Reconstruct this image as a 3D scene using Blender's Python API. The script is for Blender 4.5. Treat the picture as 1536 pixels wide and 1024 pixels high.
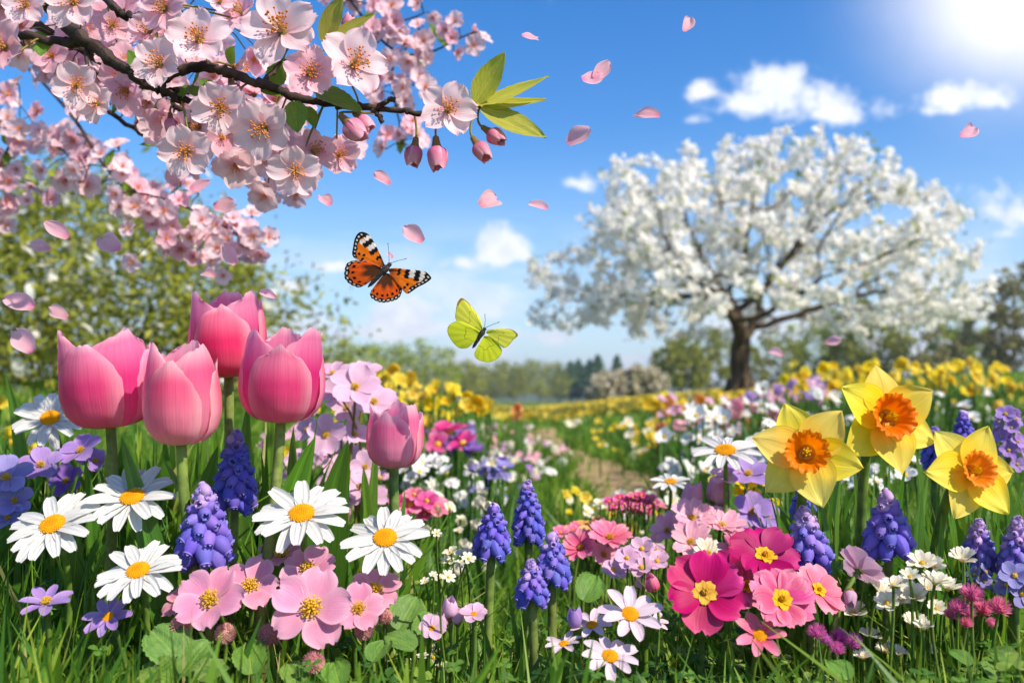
import bpy, math, random
import numpy as np
from mathutils import Vector, Matrix

# ------------------------------------------------------------------ scene
for o in list(bpy.data.objects):
    bpy.data.objects.remove(o)
SC = bpy.context.scene
COL = SC.collection
R = math.radians
random.seed(7)
rng = np.random.default_rng(11)

# ------------------------------------------------------------------ camera
LENS, F = 32.0, 1365.333            # focal length in pixels of the 1536 px wide photograph
CAM_H = 0.36
PITCH = math.atan(88.0 / F)
cam = bpy.data.cameras.new('camera')
cam.lens = LENS
cam.sensor_width = 36
cam.clip_start = 0.02
cam.clip_end = 4000
cam.dof.use_dof = True
cam.dof.focus_distance = 0.745
cam.dof.aperture_fstop = 6.6
cam.dof.aperture_blades = 0
camo = bpy.data.objects.new('camera', cam)
COL.objects.link(camo)
camo.location = (0, 0, CAM_H)
camo.rotation_euler = (R(90) + PITCH, 0, 0)
SC.camera = camo
FWD = Vector((0, math.cos(PITCH), math.sin(PITCH)))
UP = Vector((0, -math.sin(PITCH), math.cos(PITCH)))


def ray(px, py):
    return FWD + Vector((1, 0, 0)) * ((px - 768) / F) + UP * ((512 - py) / F)


def P(px, py, d):
    return Vector((0, 0, CAM_H)) + ray(px, py) * d


def proj(p):
    q = Vector(p) - Vector((0, 0, CAM_H))
    d = q.dot(FWD)
    return 768 + F * q.x / d, 512 - F * q.dot(UP) / d, d


# ------------------------------------------------------------------ render
SC.render.engine = 'CYCLES'
cy = SC.cycles
cy.use_denoising = True
cy.max_bounces = 7
cy.diffuse_bounces = 3
cy.glossy_bounces = 2
cy.transmission_bounces = 4
cy.transparent_max_bounces = 6
cy.volume_bounces = 0
cy.sample_clamp_indirect = 6
vs = SC.view_settings
vs.view_transform = 'Standard'
vs.look = 'None'
vs.exposure = 0.84
vs.gamma = 1.0
vs.use_curve_mapping = False

# ------------------------------------------------------------------ sun
SUN_EL, SUN_AZ = R(45), R(128)      # azimuth measured from the view direction (+Y) towards the right (+X)
SUN_DIR = Vector((math.sin(SUN_AZ) * math.cos(SUN_EL), math.cos(SUN_AZ) * math.cos(SUN_EL), math.sin(SUN_EL)))
sun = bpy.data.lights.new('sun', 'SUN')
sun.energy = 4.2
sun.angle = R(0.6)
sun.color = (1.0, 0.90, 0.74)
suno = bpy.data.objects.new('sun', sun)
COL.objects.link(suno)
suno.rotation_euler = SUN_DIR.to_track_quat('Z', 'Y').to_euler()
suno.location = (3, -2, 4)


# ------------------------------------------------------------------ node helpers
def lin(h):
    h = h.lstrip('#')
    out = []
    for i in (0, 2, 4):
        c = int(h[i:i + 2], 16) / 255
        out.append(c / 12.92 if c <= 0.04045 else ((c + 0.055) / 1.055) ** 2.4)
    return (*out, 1.0)


class NT:
    def __init__(s, tree):
        s.t = tree
        s.n = tree.nodes
        s.l = tree.links

    def new(s, typ, **kw):
        n = s.n.new(typ)
        for k, v in kw.items():
            if k.startswith('i_'):
                key = k[2:]
                n.inputs[int(key) if key.isdigit() else key.replace('_', ' ')].default_value = v
            else:
                setattr(n, k, v)
        return n

    def link(s, a, b):
        s.l.new(a, b)

    def math(s, op, a, b=None, c=None, clamp=False):
        n = s.n.new('ShaderNodeMath')
        n.operation = op
        n.use_clamp = clamp
        for i, x in enumerate((a, b, c)):
            if x is None:
                continue
            if isinstance(x, (int, float)):
                n.inputs[i].default_value = x
            else:
                s.l.new(x, n.inputs[i])
        return n.outputs[0]

    def mix(s, fac, a, b, blend='MIX'):
        n = s.n.new('ShaderNodeMix')
        n.data_type = 'RGBA'
        n.blend_type = blend
        for sock, x in ((n.inputs[0], fac), (n.inputs[6], a), (n.inputs[7], b)):
            if isinstance(x, (int, float, tuple)):
                sock.default_value = x
            else:
                s.l.new(x, sock)
        return n.outputs[2]

    def ramp(s, fac, stops, interp='EASE'):
        n = s.n.new('ShaderNodeValToRGB')
        r = n.color_ramp
        r.interpolation = interp
        while len(r.elements) < len(stops):
            r.elements.new(0.5)
        for e, (p, c) in zip(r.elements, stops):
            e.position = p
            e.color = lin(c) if isinstance(c, str) else c
        s.l.new(fac, n.inputs[0])
        return n.outputs[0]

    def smooth(s, x, lo, hi, a=0.0, b=1.0):
        n = s.n.new('ShaderNodeMapRange')
        n.interpolation_type = 'SMOOTHSTEP'
        s.l.new(x, n.inputs[0])
        for i, v in ((1, lo), (2, hi), (3, a), (4, b)):
            n.inputs[i].default_value = v
        return n.outputs[0]


# ------------------------------------------------------------------ sky
world = bpy.data.worlds.new('World')
SC.world = world
world.use_nodes = True
w = NT(world.node_tree)
w.n.clear()
SKY_STRENGTH = 0.116
sky = w.new('ShaderNodeTexSky', sky_type='NISHITA', sun_disc=False)
sky.sun_elevation = SUN_EL
sky.sun_rotation = SUN_AZ
sky.altitude = 0
sky.air_density = 1.0
sky.dust_density = 0.6
sky.ozone_density = 2.0
tc = w.new('ShaderNodeTexCoord')
sx = w.new('ShaderNodeSeparateXYZ')
w.link(tc.outputs['Generated'], sx.inputs[0])
dx, dy, dz = sx.outputs
hs = w.new('ShaderNodeHueSaturation', i_Hue=0.508, i_Saturation=1.48, i_Value=0.97)
w.link(sky.outputs[0], hs.inputs['Color'])
skycol = hs.outputs[0]
# cloud field: blobs of cumulus at fixed compass bearings, broken up by noise in direction space
ysafe = w.math('MAXIMUM', dy, 0.05)
U = w.math('DIVIDE', dx, ysafe)
V = w.math('DIVIDE', dz, ysafe)
uv = w.new('ShaderNodeCombineXYZ')
w.link(U, uv.inputs[0])
w.link(V, uv.inputs[1])
nz = w.new('ShaderNodeTexNoise', noise_dimensions='2D', i_Scale=13.0, i_Detail=7.0, i_Roughness=0.58)
w.link(uv.outputs[0], nz.inputs['Vector'])
nz2 = w.new('ShaderNodeTexNoise', noise_dimensions='2D', i_Scale=36.0, i_Detail=4.0, i_Roughness=0.6)
w.link(uv.outputs[0], nz2.inputs['Vector'])
CLOUDS = [  # px, py, half width, half height, strength
    (1195, 148, 90, 48, 1.1), (1255, 170, 84, 28, 1.0), (1125, 158, 62, 26, 0.95), (1055, 137, 30, 20, 0.8), (1048, 180, 32, 10, 0.5),
    (1440, 150, 70, 26, 0.92), (1400, 166, 48, 14, 0.6), (1508, 322, 80, 36, 1.05), (1490, 350, 70, 16, 0.8), (858, 275, 54, 22, 0.85),
    (752, 377, 74, 32, 1.1), (690, 394, 42, 20, 0.95), (604, 483, 56, 30, 1.45), (560, 500, 60, 16, 1.1), (510, 505, 46, 22, 1.2),
    (445, 432, 44, 15, 1.05), (495, 402, 46, 15, 1.0), (655, 465, 50, 14, 0.95), (800, 505, 70, 18, 1.0), (820, 400, 60, 18, 0.9),
    (690, 540, 70, 18, 0.5), (1440, 430, 90, 22, 0.75), (1500, 405, 60, 18, 0.6), (540, 325, 50, 10, 0.3), (860, 545, 90, 14, 0.45),
    (980, 540, 80, 14, 0.5), (560, 440, 50, 10, 0.3), (1525, 0, 150, 120, 0.0)]
acc = None
shade = None
for (px, py, hw, hh, st) in CLOUDS:
    if st <= 0:
        continue
    d = ray(px, py)
    cu, cv = d.x / d.y, d.z / d.y
    du = w.math('MULTIPLY', w.math('SUBTRACT', U, cu), F / (hw * 1.12))
    dvv = w.math('SUBTRACT', V, cv)
    dv = w.math('MAXIMUM', w.math('MULTIPLY', dvv, F / (hh * 1.25)), w.math('MULTIPLY', dvv, -F / (hh * 0.9)))
    r2 = w.math('ADD', w.math('MULTIPLY', du, du), w.math('MULTIPLY', dv, dv))
    m = w.math('MULTIPLY', w.math('SUBTRACT', 1.0, w.math('SQRT', r2)), 1.0)
    m = w.math('MULTIPLY', w.math('MAXIMUM', m, -0.6), st)
    m2 = w.math('ADD', m, 0.55 * (st - 1.0))
    acc = m2 if acc is None else w.math('MAXIMUM', acc, m2)
nn = w.math('ADD', w.math('MULTIPLY', w.math('SUBTRACT', nz.outputs[0], 0.5), 2.5), w.math('MULTIPLY', w.math('SUBTRACT', nz2.outputs[0], 0.5), 0.75))
dens = w.smooth(w.math('ADD', acc, nn), 0.06, 0.80, 0.0, 0.96)
# soft streaky layer low over the horizon
mp = w.new('ShaderNodeMapping')
mp.inputs['Scale'].default_value = (5.0, 22.0, 1.0)
w.link(uv.outputs[0], mp.inputs[0])
nz3 = w.new('ShaderNodeTexNoise', noise_dimensions='2D', i_Scale=1.0, i_Detail=5.0, i_Roughness=0.55)
w.link(mp.outputs[0], nz3.inputs['Vector'])
low = w.math('MULTIPLY', w.smooth(V, 0.23, 0.04), w.smooth(nz3.outputs[0], 0.43, 0.64, 0.0, 0.9))
dens = w.math('MAXIMUM', dens, low)
# sun glow painted into the sky colour at upper right, away from the lamp
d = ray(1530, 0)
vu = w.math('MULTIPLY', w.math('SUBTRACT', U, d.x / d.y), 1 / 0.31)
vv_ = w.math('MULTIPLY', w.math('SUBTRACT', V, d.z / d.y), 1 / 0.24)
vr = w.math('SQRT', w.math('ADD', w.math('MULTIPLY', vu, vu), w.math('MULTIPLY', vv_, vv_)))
sun_glow = w.smooth(w.math('ADD', vr, w.math('MULTIPLY', w.math('SUBTRACT', nz.outputs[0], 0.5), 0.10)), 1.0, 0.05, 0.0, 1.0)
sun_glow = w.math('POWER', sun_glow, 2.3)
front = w.smooth(dy, 0.08, 0.3)
dens = w.math('MULTIPLY', dens, front)
sun_glow = w.math('MULTIPLY', sun_glow, front)
cloudc = w.ramp(nz2.outputs[0], [(0.25, (4.3, 4.7, 5.5, 1)), (0.65, (5.7, 5.75, 5.9, 1))], 'LINEAR')
hz = w.smooth(dz, 0.30, 0.0, 0.0, 0.55)
skyh = w.mix(hz, skycol, (3.6, 4.7, 5.7, 1.0))
fin = w.mix(sun_glow, w.mix(dens, skyh, cloudc), (6.3, 6.2, 6.5, 1.0))
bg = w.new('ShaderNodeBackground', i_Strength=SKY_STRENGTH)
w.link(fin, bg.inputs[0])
wo = w.new('ShaderNodeOutputWorld')
w.link(bg.outputs[0], wo.inputs[0])

# ------------------------------------------------------------------ materials
MATS = {}


def mat(name):
    m = bpy.data.materials.new(name)
    m.use_nodes = True
    t = NT(m.node_tree)
    t.n.clear()
    MATS[name] = m
    return m, t


def finish(t, col, rough=0.5, trans=0.0, spec=0.3, bump=None, bstr=0.2, bdist=0.0006, tcol=None, sheen=0.0):
    p = t.new('ShaderNodeBsdfPrincipled')
    p.inputs['Roughness'].default_value = rough
    p.inputs['Specular IOR Level'].default_value = spec
    if isinstance(col, tuple):
        p.inputs['Base Color'].default_value = col
    else:
        t.link(col, p.inputs['Base Color'])
    if sheen:
        p.inputs['Sheen Weight'].default_value = sheen
    out = t.new('ShaderNodeOutputMaterial')
    nrm = None
    if bump is not None:
        b = t.new('ShaderNodeBump')
        b.inputs['Strength'].default_value = bstr
        b.inputs['Distance'].default_value = bdist
        t.link(bump, b.inputs['Height'])
        nrm = b.outputs[0]
        t.link(nrm, p.inputs['Normal'])
    if trans > 0:
        tr = t.new('ShaderNodeBsdfTranslucent')
        if tcol is None:
            tcol = col
        if isinstance(tcol, tuple):
            tr.inputs[0].default_value = tcol
        else:
            t.link(tcol, tr.inputs[0])
        if nrm is not None:
            t.link(nrm, tr.inputs['Normal'])
        mx = t.new('ShaderNodeMixShader')
        mx.inputs[0].default_value = trans
        t.link(p.outputs[0], mx.inputs[1])
        t.link(tr.outputs[0], mx.inputs[2])
        t.link(mx.outputs[0], out.inputs[0])
    else:
        t.link(p.outputs[0], out.inputs[0])


def uvnodes(t):
    u = t.new('ShaderNodeUVMap')
    s = t.new('ShaderNodeSeparateXYZ')
    t.link(u.outputs[0], s.inputs[0])
    return u.outputs[0], s.outputs[0], s.outputs[1]


def vary(t, col, hue=0.015, val=0.18, sat=0.12):
    oi = t.new('ShaderNodeObjectInfo')
    r = oi.outputs['Random']
    h = t.new('ShaderNodeHueSaturation')
    t.link(t.math('ADD', t.math('MULTIPLY', t.math('SUBTRACT', r, 0.5), hue * 2), 0.5), h.inputs['Hue'])
    r2 = t.math('FRACT', t.math('MULTIPLY', r, 17.31))
    t.link(t.math('ADD', t.math('MULTIPLY', r2, val), 1 - val * 0.6), h.inputs['Value'])
    r3 = t.math('FRACT', t.math('MULTIPLY', r, 41.7))
    t.link(t.math('ADD', t.math('MULTIPLY', r3, sat), 1 - sat / 2), h.inputs['Saturation'])
    t.link(col, h.inputs['Color'])
    return h.outputs[0]


def petal_mat(name, stops, edge=None, vein=0.25, trans=0.45, rough=0.55, bump=0.35, veins=26, spec=0.25, blotch=0.12, stripe=None, hue=0.012, val=0.14):
    m, t = mat(name)
    uvv, u, v = uvnodes(t)
    col = t.ramp(v, stops)
    mp = t.new('ShaderNodeMapping')
    mp.inputs['Scale'].default_value = (veins, 1.7, 1)
    t.link(uvv, mp.inputs[0])
    n = t.new('ShaderNodeTexNoise', i_Scale=1.0, i_Detail=4.0, i_Roughness=0.6)
    t.link(mp.outputs[0], n.inputs['Vector'])
    au = t.math('MULTIPLY', t.math('ABSOLUTE', t.math('SUBTRACT', u, 0.5)), 2.0)
    if edge:
        col = t.mix(t.math('MULTIPLY', t.smooth(au, 0.45, 1.0), 0.75), col, lin(edge))
    if stripe:
        st = t.smooth(n.outputs[0], 0.5, 0.66)
        col = t.mix(t.math('MULTIPLY', st, 0.6), col, lin(stripe))
    k = t.math('ADD', t.math('MULTIPLY', t.math('SUBTRACT', n.outputs[0], 0.5), vein * 2), 1.0)
    n2 = t.new('ShaderNodeTexNoise', i_Scale=3.2, i_Detail=3.0)
    t.link(uvv, n2.inputs['Vector'])
    k2 = t.math('ADD', t.math('MULTIPLY', t.math('SUBTRACT', n2.outputs[0], 0.5), blotch * 2), 1.0)
    g = t.math('MULTIPLY', k, k2)
    cc = t.new('ShaderNodeCombineXYZ')
    for i in range(3):
        t.link(g, cc.inputs[i])
    col = t.mix(1.0, col, cc.outputs[0], 'MULTIPLY')
    col = vary(t, col, hue, val)
    finish(t, col, rough, trans, spec, n.outputs[0], bump, 0.0009)
    return m


def leaf_mat(name, a, b, tip=None, trans=0.35, rough=0.42, veins=18, side=False, bump=0.4, spec=0.4):
    m, t = mat(name)
    uvv, u, v = uvnodes(t)
    mp = t.new('ShaderNodeMapping')
    mp.inputs['Scale'].default_value = (veins, 2.0, 1)
    t.link(uvv, mp.inputs[0])
    n = t.new('ShaderNodeTexNoise', i_Scale=1.0, i_Detail=3.0)
    t.link(mp.outputs[0], n.inputs['Vector'])
    n2 = t.new('ShaderNodeTexNoise', i_Scale=4.0, i_Detail=4.0)
    t.link(uvv, n2.inputs['Vector'])
    f = t.math('ADD', t.math('MULTIPLY', n.outputs[0], 0.5), t.math('MULTIPLY', n2.outputs[0], 0.5))
    h = n.outputs[0]
    if side:
        au = t.math('ABSOLUTE', t.math('SUBTRACT', u, 0.5))
        ph = t.math('SUBTRACT', t.math('MULTIPLY', v, 8.0), t.math('MULTIPLY', au, 7.0))
        ph = t.math('ADD', ph, t.math('MULTIPLY', n2.outputs[0], 1.3))
        tri = t.math('ABSOLUTE', t.math('SUBTRACT', t.math('FRACT', ph), 0.5))
        side_v = t.smooth(tri, 0.10, 0.0)
        mid = t.smooth(au, 0.03, 0.0)
        h = t.math('MAXIMUM', side_v, mid)
        f = t.math('ADD', f, t.math('MULTIPLY', h, 0.22))
        h = t.math('SUBTRACT', t.math('MULTIPLY', n2.outputs[0], 0.3), h)
    col = t.ramp(f, [(0.3, a), (0.72, b)])
    if tip:
        col = t.mix(t.smooth(v, 0.72, 1.0, 0.0, 0.55), col, lin(tip))
    col = vary(t, col, 0.016, 0.3)
    tc_ = t.mix(0.45, col, lin('#b4c840'), 'MIX')
    finish(t, col, rough, trans, spec, h, bump, 0.0012, tcol=tc_)
    return m


def simple_mat(name, a, b, scale=60, rough=0.6, trans=0.0, bump=0.4, dist=0.001, spec=0.3, stretch=None, var=True):
    m, t = mat(name)
    tcn = t.new('ShaderNodeTexCoord')
    src = tcn.outputs['Object']
    if stretch:
        mp = t.new('ShaderNodeMapping')
        mp.inputs['Scale'].default_value = stretch
        t.link(src, mp.inputs[0])
        src = mp.outputs[0]
    n = t.new('ShaderNodeTexNoise', i_Scale=scale, i_Detail=6.0, i_Roughness=0.62)
    t.link(src, n.inputs['Vector'])
    col = t.ramp(n.outputs[0], [(0.32, a), (0.68, b)])
    if var:
        col = vary(t, col, 0.015, 0.22)
    finish(t, col, rough, trans, spec, n.outputs[0], bump, dist)
    return m


M_TULIP = petal_mat('tulip petal', [(0.0, '#d9c98a'), (0.06, '#dd9a92'), (0.2, '#ec7298'), (0.55, '#e64886'), (0.88, '#f086ac'), (1.0, '#fac0d0')], edge='#f8b4c8', vein=0.26, trans=0.5, rough=0.5, veins=44, spec=0.4, bump=0.45)
M_TULIP2 = petal_mat('pale tulip petal', [(0.0, '#dccf98'), (0.1, '#e8b0b2'), (0.35, '#f298b8'), (0.75, '#ee70a2'), (1.0, '#f9c0d0')], edge='#fac4d2', vein=0.26, trans=0.5, rough=0.5, veins=44, spec=0.4, bump=0.45)
M_DAISY = petal_mat('daisy petal', [(0.0, '#bcc49a'), (0.12, '#cbcbc8'), (1.0, '#d6d5d2')], vein=0.08, trans=0.28, rough=0.6, veins=10, bump=0.5, blotch=0.03, val=0.05)
M_BLUSH = petal_mat('blush daisy petal', [(0.0, '#ccc2b0'), (0.2, '#dcc8d2'), (1.0, '#e0c8d4')], vein=0.05, trans=0.3, rough=0.6, veins=10, bump=0.5, blotch=0.05, val=0.06)
M_DAFF = petal_mat('daffodil tepal', [(0.0, '#e8c634'), (0.3, '#fadc44'), (1.0, '#fce462')], vein=0.12, trans=0.5, rough=0.5, veins=20, bump=0.55, blotch=0.05, val=0.05)
M_CORONA = petal_mat('daffodil corona', [(0.0, '#dc8a18'), (0.5, '#f07c16'), (1.0, '#f68c24')], vein=0.16, trans=0.48, rough=0.5, veins=60, bump=0.6, val=0.06)
M_CHERRY = petal_mat('cherry petal', [(0.0, '#e49cb2'), (0.18, '#f6cad7'), (0.6, '#fadfe7'), (1.0, '#f9d2de')], edge='#fce2e9', vein=0.10, trans=0.5, rough=0.6, veins=20, bump=0.45, blotch=0.06, val=0.12)
M_DRIFT = petal_mat('fallen petal', [(0.0, '#f090b0'), (0.3, '#f8b8ca'), (1.0, '#fac4d4')], edge='#fbd2de', vein=0.10, trans=0.55, rough=0.6, veins=18, bump=0.45)
M_CHERRY2 = petal_mat('rosy cherry petal', [(0.0, '#de8aa6'), (0.3, '#f4b8cb'), (1.0, '#f8c8d7')], edge='#fad6e0', vein=0.10, trans=0.5, rough=0.6, veins=20, bump=0.45, val=0.15)
M_BUD = petal_mat('cherry bud petal', [(0.0, '#c14a70'), (0.4, '#dd7a97'), (1.0, '#eba9bb')], edge='#eeb6c4', vein=0.14, trans=0.3, rough=0.5, veins=16, bump=0.4)
M_PRIM = petal_mat('pink primrose petal', [(0.0, '#e6d49a'), (0.13, '#e7b0bd'), (0.4, '#e08fb0'), (1.0, '#e3a0bc')], edge='#e9b2c6', vein=0.12, trans=0.36, rough=0.55, veins=22, bump=0.5)
M_MAG = petal_mat('magenta primrose petal', [(0.0, '#8e0f48'), (0.3, '#b60e5c'), (0.85, '#c9186e'), (1.0, '#d84488')], edge='#cf2f7c', vein=0.18, trans=0.34, rough=0.5, veins=20, bump=0.5)
M_CRIM = petal_mat('crimson primrose petal', [(0.0, '#86084a'), (0.4, '#ac0a62'), (1.0, '#bc186c')], vein=0.18, trans=0.34, rough=0.5, veins=20, bump=0.5)
M_ROSE = petal_mat('rose striped petal', [(0.0, '#d8b060'), (0.14, '#d2507e'), (0.6, '#dd5f8c'), (1.0, '#e88fae')], edge='#ea9ab5', vein=0.2, trans=0.36, rough=0.5, veins=16, bump=0.6, stripe='#c83a6c')
M_CORAL = petal_mat('coral pink petal', [(0.0, '#d84c74'), (0.5, '#ec7298'), (1.0, '#f29ab2')], edge='#e68aa0', vein=0.14, trans=0.36, rough=0.5, veins=16, bump=0.5)
M_PINK = petal_mat('soft pink petal', [(0.0, '#e0c498'), (0.2, '#f0b6c6'), (1.0, '#f2acc2')], edge='#f6c8d4', vein=0.12, trans=0.38, rough=0.55, veins=16, bump=0.5)
M_LILACPINK = petal_mat('lilac pink petal', [(0.0, '#ddc48e'), (0.18, '#dcb0cc'), (1.0, '#e2b6d2')], edge='#e8c6dc', vein=0.08, trans=0.38, rough=0.55, veins=16, bump=0.5)
M_LILAC = petal_mat('lilac petal', [(0.0, '#cfae8c'), (0.18, '#a080c4'), (1.0, '#ab86cc')], edge='#b99ad4', vein=0.12, trans=0.36, rough=0.55, veins=16, bump=0.5)
M_BLUEV = petal_mat('blue violet petal', [(0.0, '#a8a0bc'), (0.2, '#8680bc'), (1.0, '#9890ca')], edge='#a49cd0', vein=0.14, trans=0.34, rough=0.55, veins=16, bump=0.5)
M_CREAM = petal_mat('cream petal', [(0.0, '#d8cf94'), (0.3, '#e6e0c6'), (1.0, '#eee8d8')], vein=0.06, trans=0.34, rough=0.6, veins=12, bump=0.5)
M_YELLOW = petal_mat('yellow petal', [(0.0, '#e2bc2a'), (0.4, '#f2d438'), (1.0, '#f6de50')], vein=0.10, trans=0.52, rough=0.55, veins=14, bump=0.4)
M_ORANGE = petal_mat('orange petal', [(0.0, '#e8b848'), (0.4, '#f0a85c'), (1.0, '#f4bc88')], vein=0.10, trans=0.36, rough=0.55, veins=14, bump=0.4)
M_HOT = petal_mat('hot pink petal', [(0.0, '#b8286a'), (0.5, '#d0468a'), (1.0, '#dc74a4')], vein=0.12, trans=0.36, rough=0.55, veins=14, bump=0.4)
M_WHITE = petal_mat('white petal', [(0.0, '#dcdcc0'), (0.3, '#e8e6e2'), (1.0, '#ecebe8')], vein=0.04, trans=0.34, rough=0.6, veins=10, bump=0.4, val=0.08)
M_PURPLE = petal_mat('purple petal', [(0.0, '#9a78b8'), (0.3, '#8458b4'), (1.0, '#9a70c4')], vein=0.12, trans=0.34, rough=0.55, veins=14, bump=0.4)
M_BELL = simple_mat('grape hyacinth bell', '#544ec0', '#7a72d8', 160, 0.6, 0.3, 0.25, 0.0006, 0.35)
M_BELLV = simple_mat('violet bell', '#7460c6', '#9680da', 160, 0.6, 0.3, 0.25, 0.0006, 0.35)
M_BELLP = simple_mat('pale lilac bell', '#a084cc', '#c4a4d8', 160, 0.5, 0.2, 0.25, 0.0006, 0.3)
M_BELLLIP = simple_mat('bell lip', '#6a60c0', '#8f88d4', 200, 0.6, 0.2, 0.2)
M_DISK = simple_mat('daisy disc floret', '#d08606', '#e6a80e', 900, 0.7, 0.0, 0.5, 0.0004, 0.15, var=False)
M_DISK2 = simple_mat('young disc floret', '#b87408', '#d8960c', 900, 0.7, 0.0, 0.5, 0.0004, 0.15, var=False)
M_STAMEN = simple_mat('yellow stamen', '#ecbe20', '#f8dc50', 500, 0.6, 0.4, 0.3, 0.0004, var=False)
M_FILA = simple_mat('pale filament', '#dcb07a', '#e8cda0', 300, 0.6, 0.2, 0.1, var=False)
M_ANTHER = simple_mat('orange anther', '#c0601a', '#e08a2a', 800, 0.7, 0.0, 0.2, var=False)
M_EYE = petal_mat('golden flower eye', [(0.0, '#b87c10'), (0.4, '#dea412'), (1.0, '#e8b61c')], vein=0.14, trans=0.25, rough=0.6, veins=14, bump=0.6, val=0.06)
M_STEM = simple_mat('green stem', '#4c6a24', '#6c8a36', 90, 0.5, 0.12, 0.2, 0.0006, 0.35)
M_STEMD = simple_mat('dull green stem', '#586c30', '#7c8e46', 90, 0.55, 0.06, 0.25, 0.0006, 0.3)
M_PEDI = simple_mat('reddish pedicel', '#6a7a2c', '#8a6a3a', 60, 0.55, 0.1, 0.2)
M_SEPAL = simple_mat('calyx', '#7a4434', '#8a7a3c', 120, 0.55, 0.1, 0.3)
M_LEAF = leaf_mat('tulip leaf', '#38601f', '#68982f', veins=26, rough=0.4)
M_LEAF2 = leaf_mat('daffodil leaf', '#386024', '#62902f', veins=14, rough=0.42)
M_CLEAF = leaf_mat('cherry leaf', '#a2a424', '#cfca46', side=True, trans=0.42, rough=0.45)
M_CLEAFD = leaf_mat('green cherry leaf', '#4a7424', '#6f9430', side=True, trans=0.4, rough=0.45)
M_RLEAF = leaf_mat('primrose leaf', '#426e28', '#7a9c40', side=True, trans=0.28, rough=0.6, bump=0.45)
M_CLOVER = simple_mat('clover head', '#cc8494', '#e8bca8', 700, 0.8, 0.4, 0.4, 0.0005)
M_CLOVERM = simple_mat('magenta bristle', '#cc5cb4', '#e88cd0', 700, 0.7, 0.5, 0.4, 0.0005)
M_CLOVERP = simple_mat('pink bristle', '#e4689e', '#f09cc0', 700, 0.7, 0.5, 0.4, 0.0005)

# ------------------------------------------------------------------ mesh helpers
class MB:
    def __init__(s):
        s.V, s.Fs, s.UV, s.MI = [], [], [], []
        s.n = 0

    def add(s, V, Fq, UV=None, mi=0):
        V = np.asarray(V, float).reshape(-1, 3)
        s.V.append(V)
        s.UV.append(np.zeros((len(V), 2)) if UV is None else np.asarray(UV, float))
        Fq = np.asarray(Fq, int)
        s.Fs.append(Fq + s.n)
        s.MI.append(np.full(len(Fq), mi, int))
        s.n += len(V)
        return s

    def put(s, geo, M=None, mi=0):
        V, Fq, UV = geo
        if M is not None:
            A = np.array(M)
            V = V @ A[:3, :3].T + A[:3, 3]
        return s.add(V, Fq, UV, mi)

    def mesh(s, name, mats, smooth=True, color=None):
        me = bpy.data.meshes.new(name)
        V = np.concatenate(s.V)
        UV = np.concatenate(s.UV)
        starts, loops, tot = [], [], 0
        for Fq in s.Fs:
            k = Fq.shape[1]
            starts.append(tot + np.arange(len(Fq)) * k)
            loops.append(Fq.ravel())
            tot += Fq.size
        starts = np.concatenate(starts)
        loops = np.concatenate(loops)
        me.vertices.add(len(V))
        me.vertices.foreach_set('co', V.astype(np.float32).ravel())
        me.loops.add(len(loops))
        me.loops.foreach_set('vertex_index', loops.astype(np.int32))
        me.polygons.add(len(starts))
        me.polygons.foreach_set('loop_start', starts.astype(np.int32))
        ul = me.uv_layers.new(name='UVMap')
        ul.data.foreach_set('uv', UV[loops].astype(np.float32).ravel())
        for m in (mats if isinstance(mats, (list, tuple)) else [mats]):
            me.materials.append(m)
        me.polygons.foreach_set('material_index', np.concatenate(s.MI).astype(np.int32))
        me.polygons.foreach_set('use_smooth', np.full(len(starts), smooth, bool))
        if color is not None:
            ca = me.color_attributes.new('Col', 'FLOAT_COLOR', 'POINT')
            ca.data.foreach_set('color', np.asarray(color, np.float32).ravel())
        me.update(calc_edges=True)
        return me


def gridf(nu, nv):
    i = np.arange(nu)[None, :] + (np.arange(nv) * (nu + 1))[:, None]
    i = i.ravel()
    return np.stack([i, i + 1, i + nu + 2, i + nu + 1], 1)


def tube(pts, rad, seg=7, cap=True):
    pts = np.asarray([tuple(p) for p in pts], float)
    n = len(pts)
    rad = np.full(n, rad) if np.isscalar(rad) else np.asarray(rad, float)
    T = np.gradient(pts, axis=0)
    T /= np.linalg.norm(T, axis=1)[:, None] + 1e-12
    a = np.array([1.0, 0, 0]) if abs(T[0][0]) < 0.9 else np.array([0, 1.0, 0])
    N = np.cross(T[0], a)
    N /= np.linalg.norm(N)
    V, UV = [], []
    for i in range(n):
        N = N - T[i] * N.dot(T[i])
        N /= np.linalg.norm(N) + 1e-12
        B = np.cross(T[i], N)
        ang = np.arange(seg + 1) / seg * 2 * np.pi
        V.append(pts[i] + rad[i] * (np.cos(ang)[:, None] * N + np.sin(ang)[:, None] * B))
        UV.append(np.stack([np.arange(seg + 1) / seg, np.full(seg + 1, i / (n - 1))], 1))
    return np.concatenate(V), gridf(seg, n - 1), np.concatenate(UV)


def lathe(prof, seg=12):
    prof = np.asarray(prof, float)
    ang = np.arange(seg + 1) / seg * 2 * np.pi
    V = np.stack([prof[:, 0][:, None] * np.cos(ang), prof[:, 0][:, None] * np.sin(ang), np.repeat(prof[:, 1][:, None], seg + 1, 1)], -1).reshape(-1, 3)
    UV = np.stack([np.tile(np.arange(seg + 1) / seg, len(prof)), np.repeat(np.linspace(0, 1, len(prof)), seg + 1)], 1)
    return V, gridf(seg, len(prof) - 1)[:, ::-1], UV


def bez(p0, p1, p2, p3, n=12):
    t = np.linspace(0, 1, n + 1)[:, None]
    a, b, c, d = (np.array(tuple(x), float) for x in (p0, p1, p2, p3))
    return (1 - t) ** 3 * a + 3 * (1 - t) ** 2 * t * b + 3 * (1 - t) * t * t * c + t ** 3 * d


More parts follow.
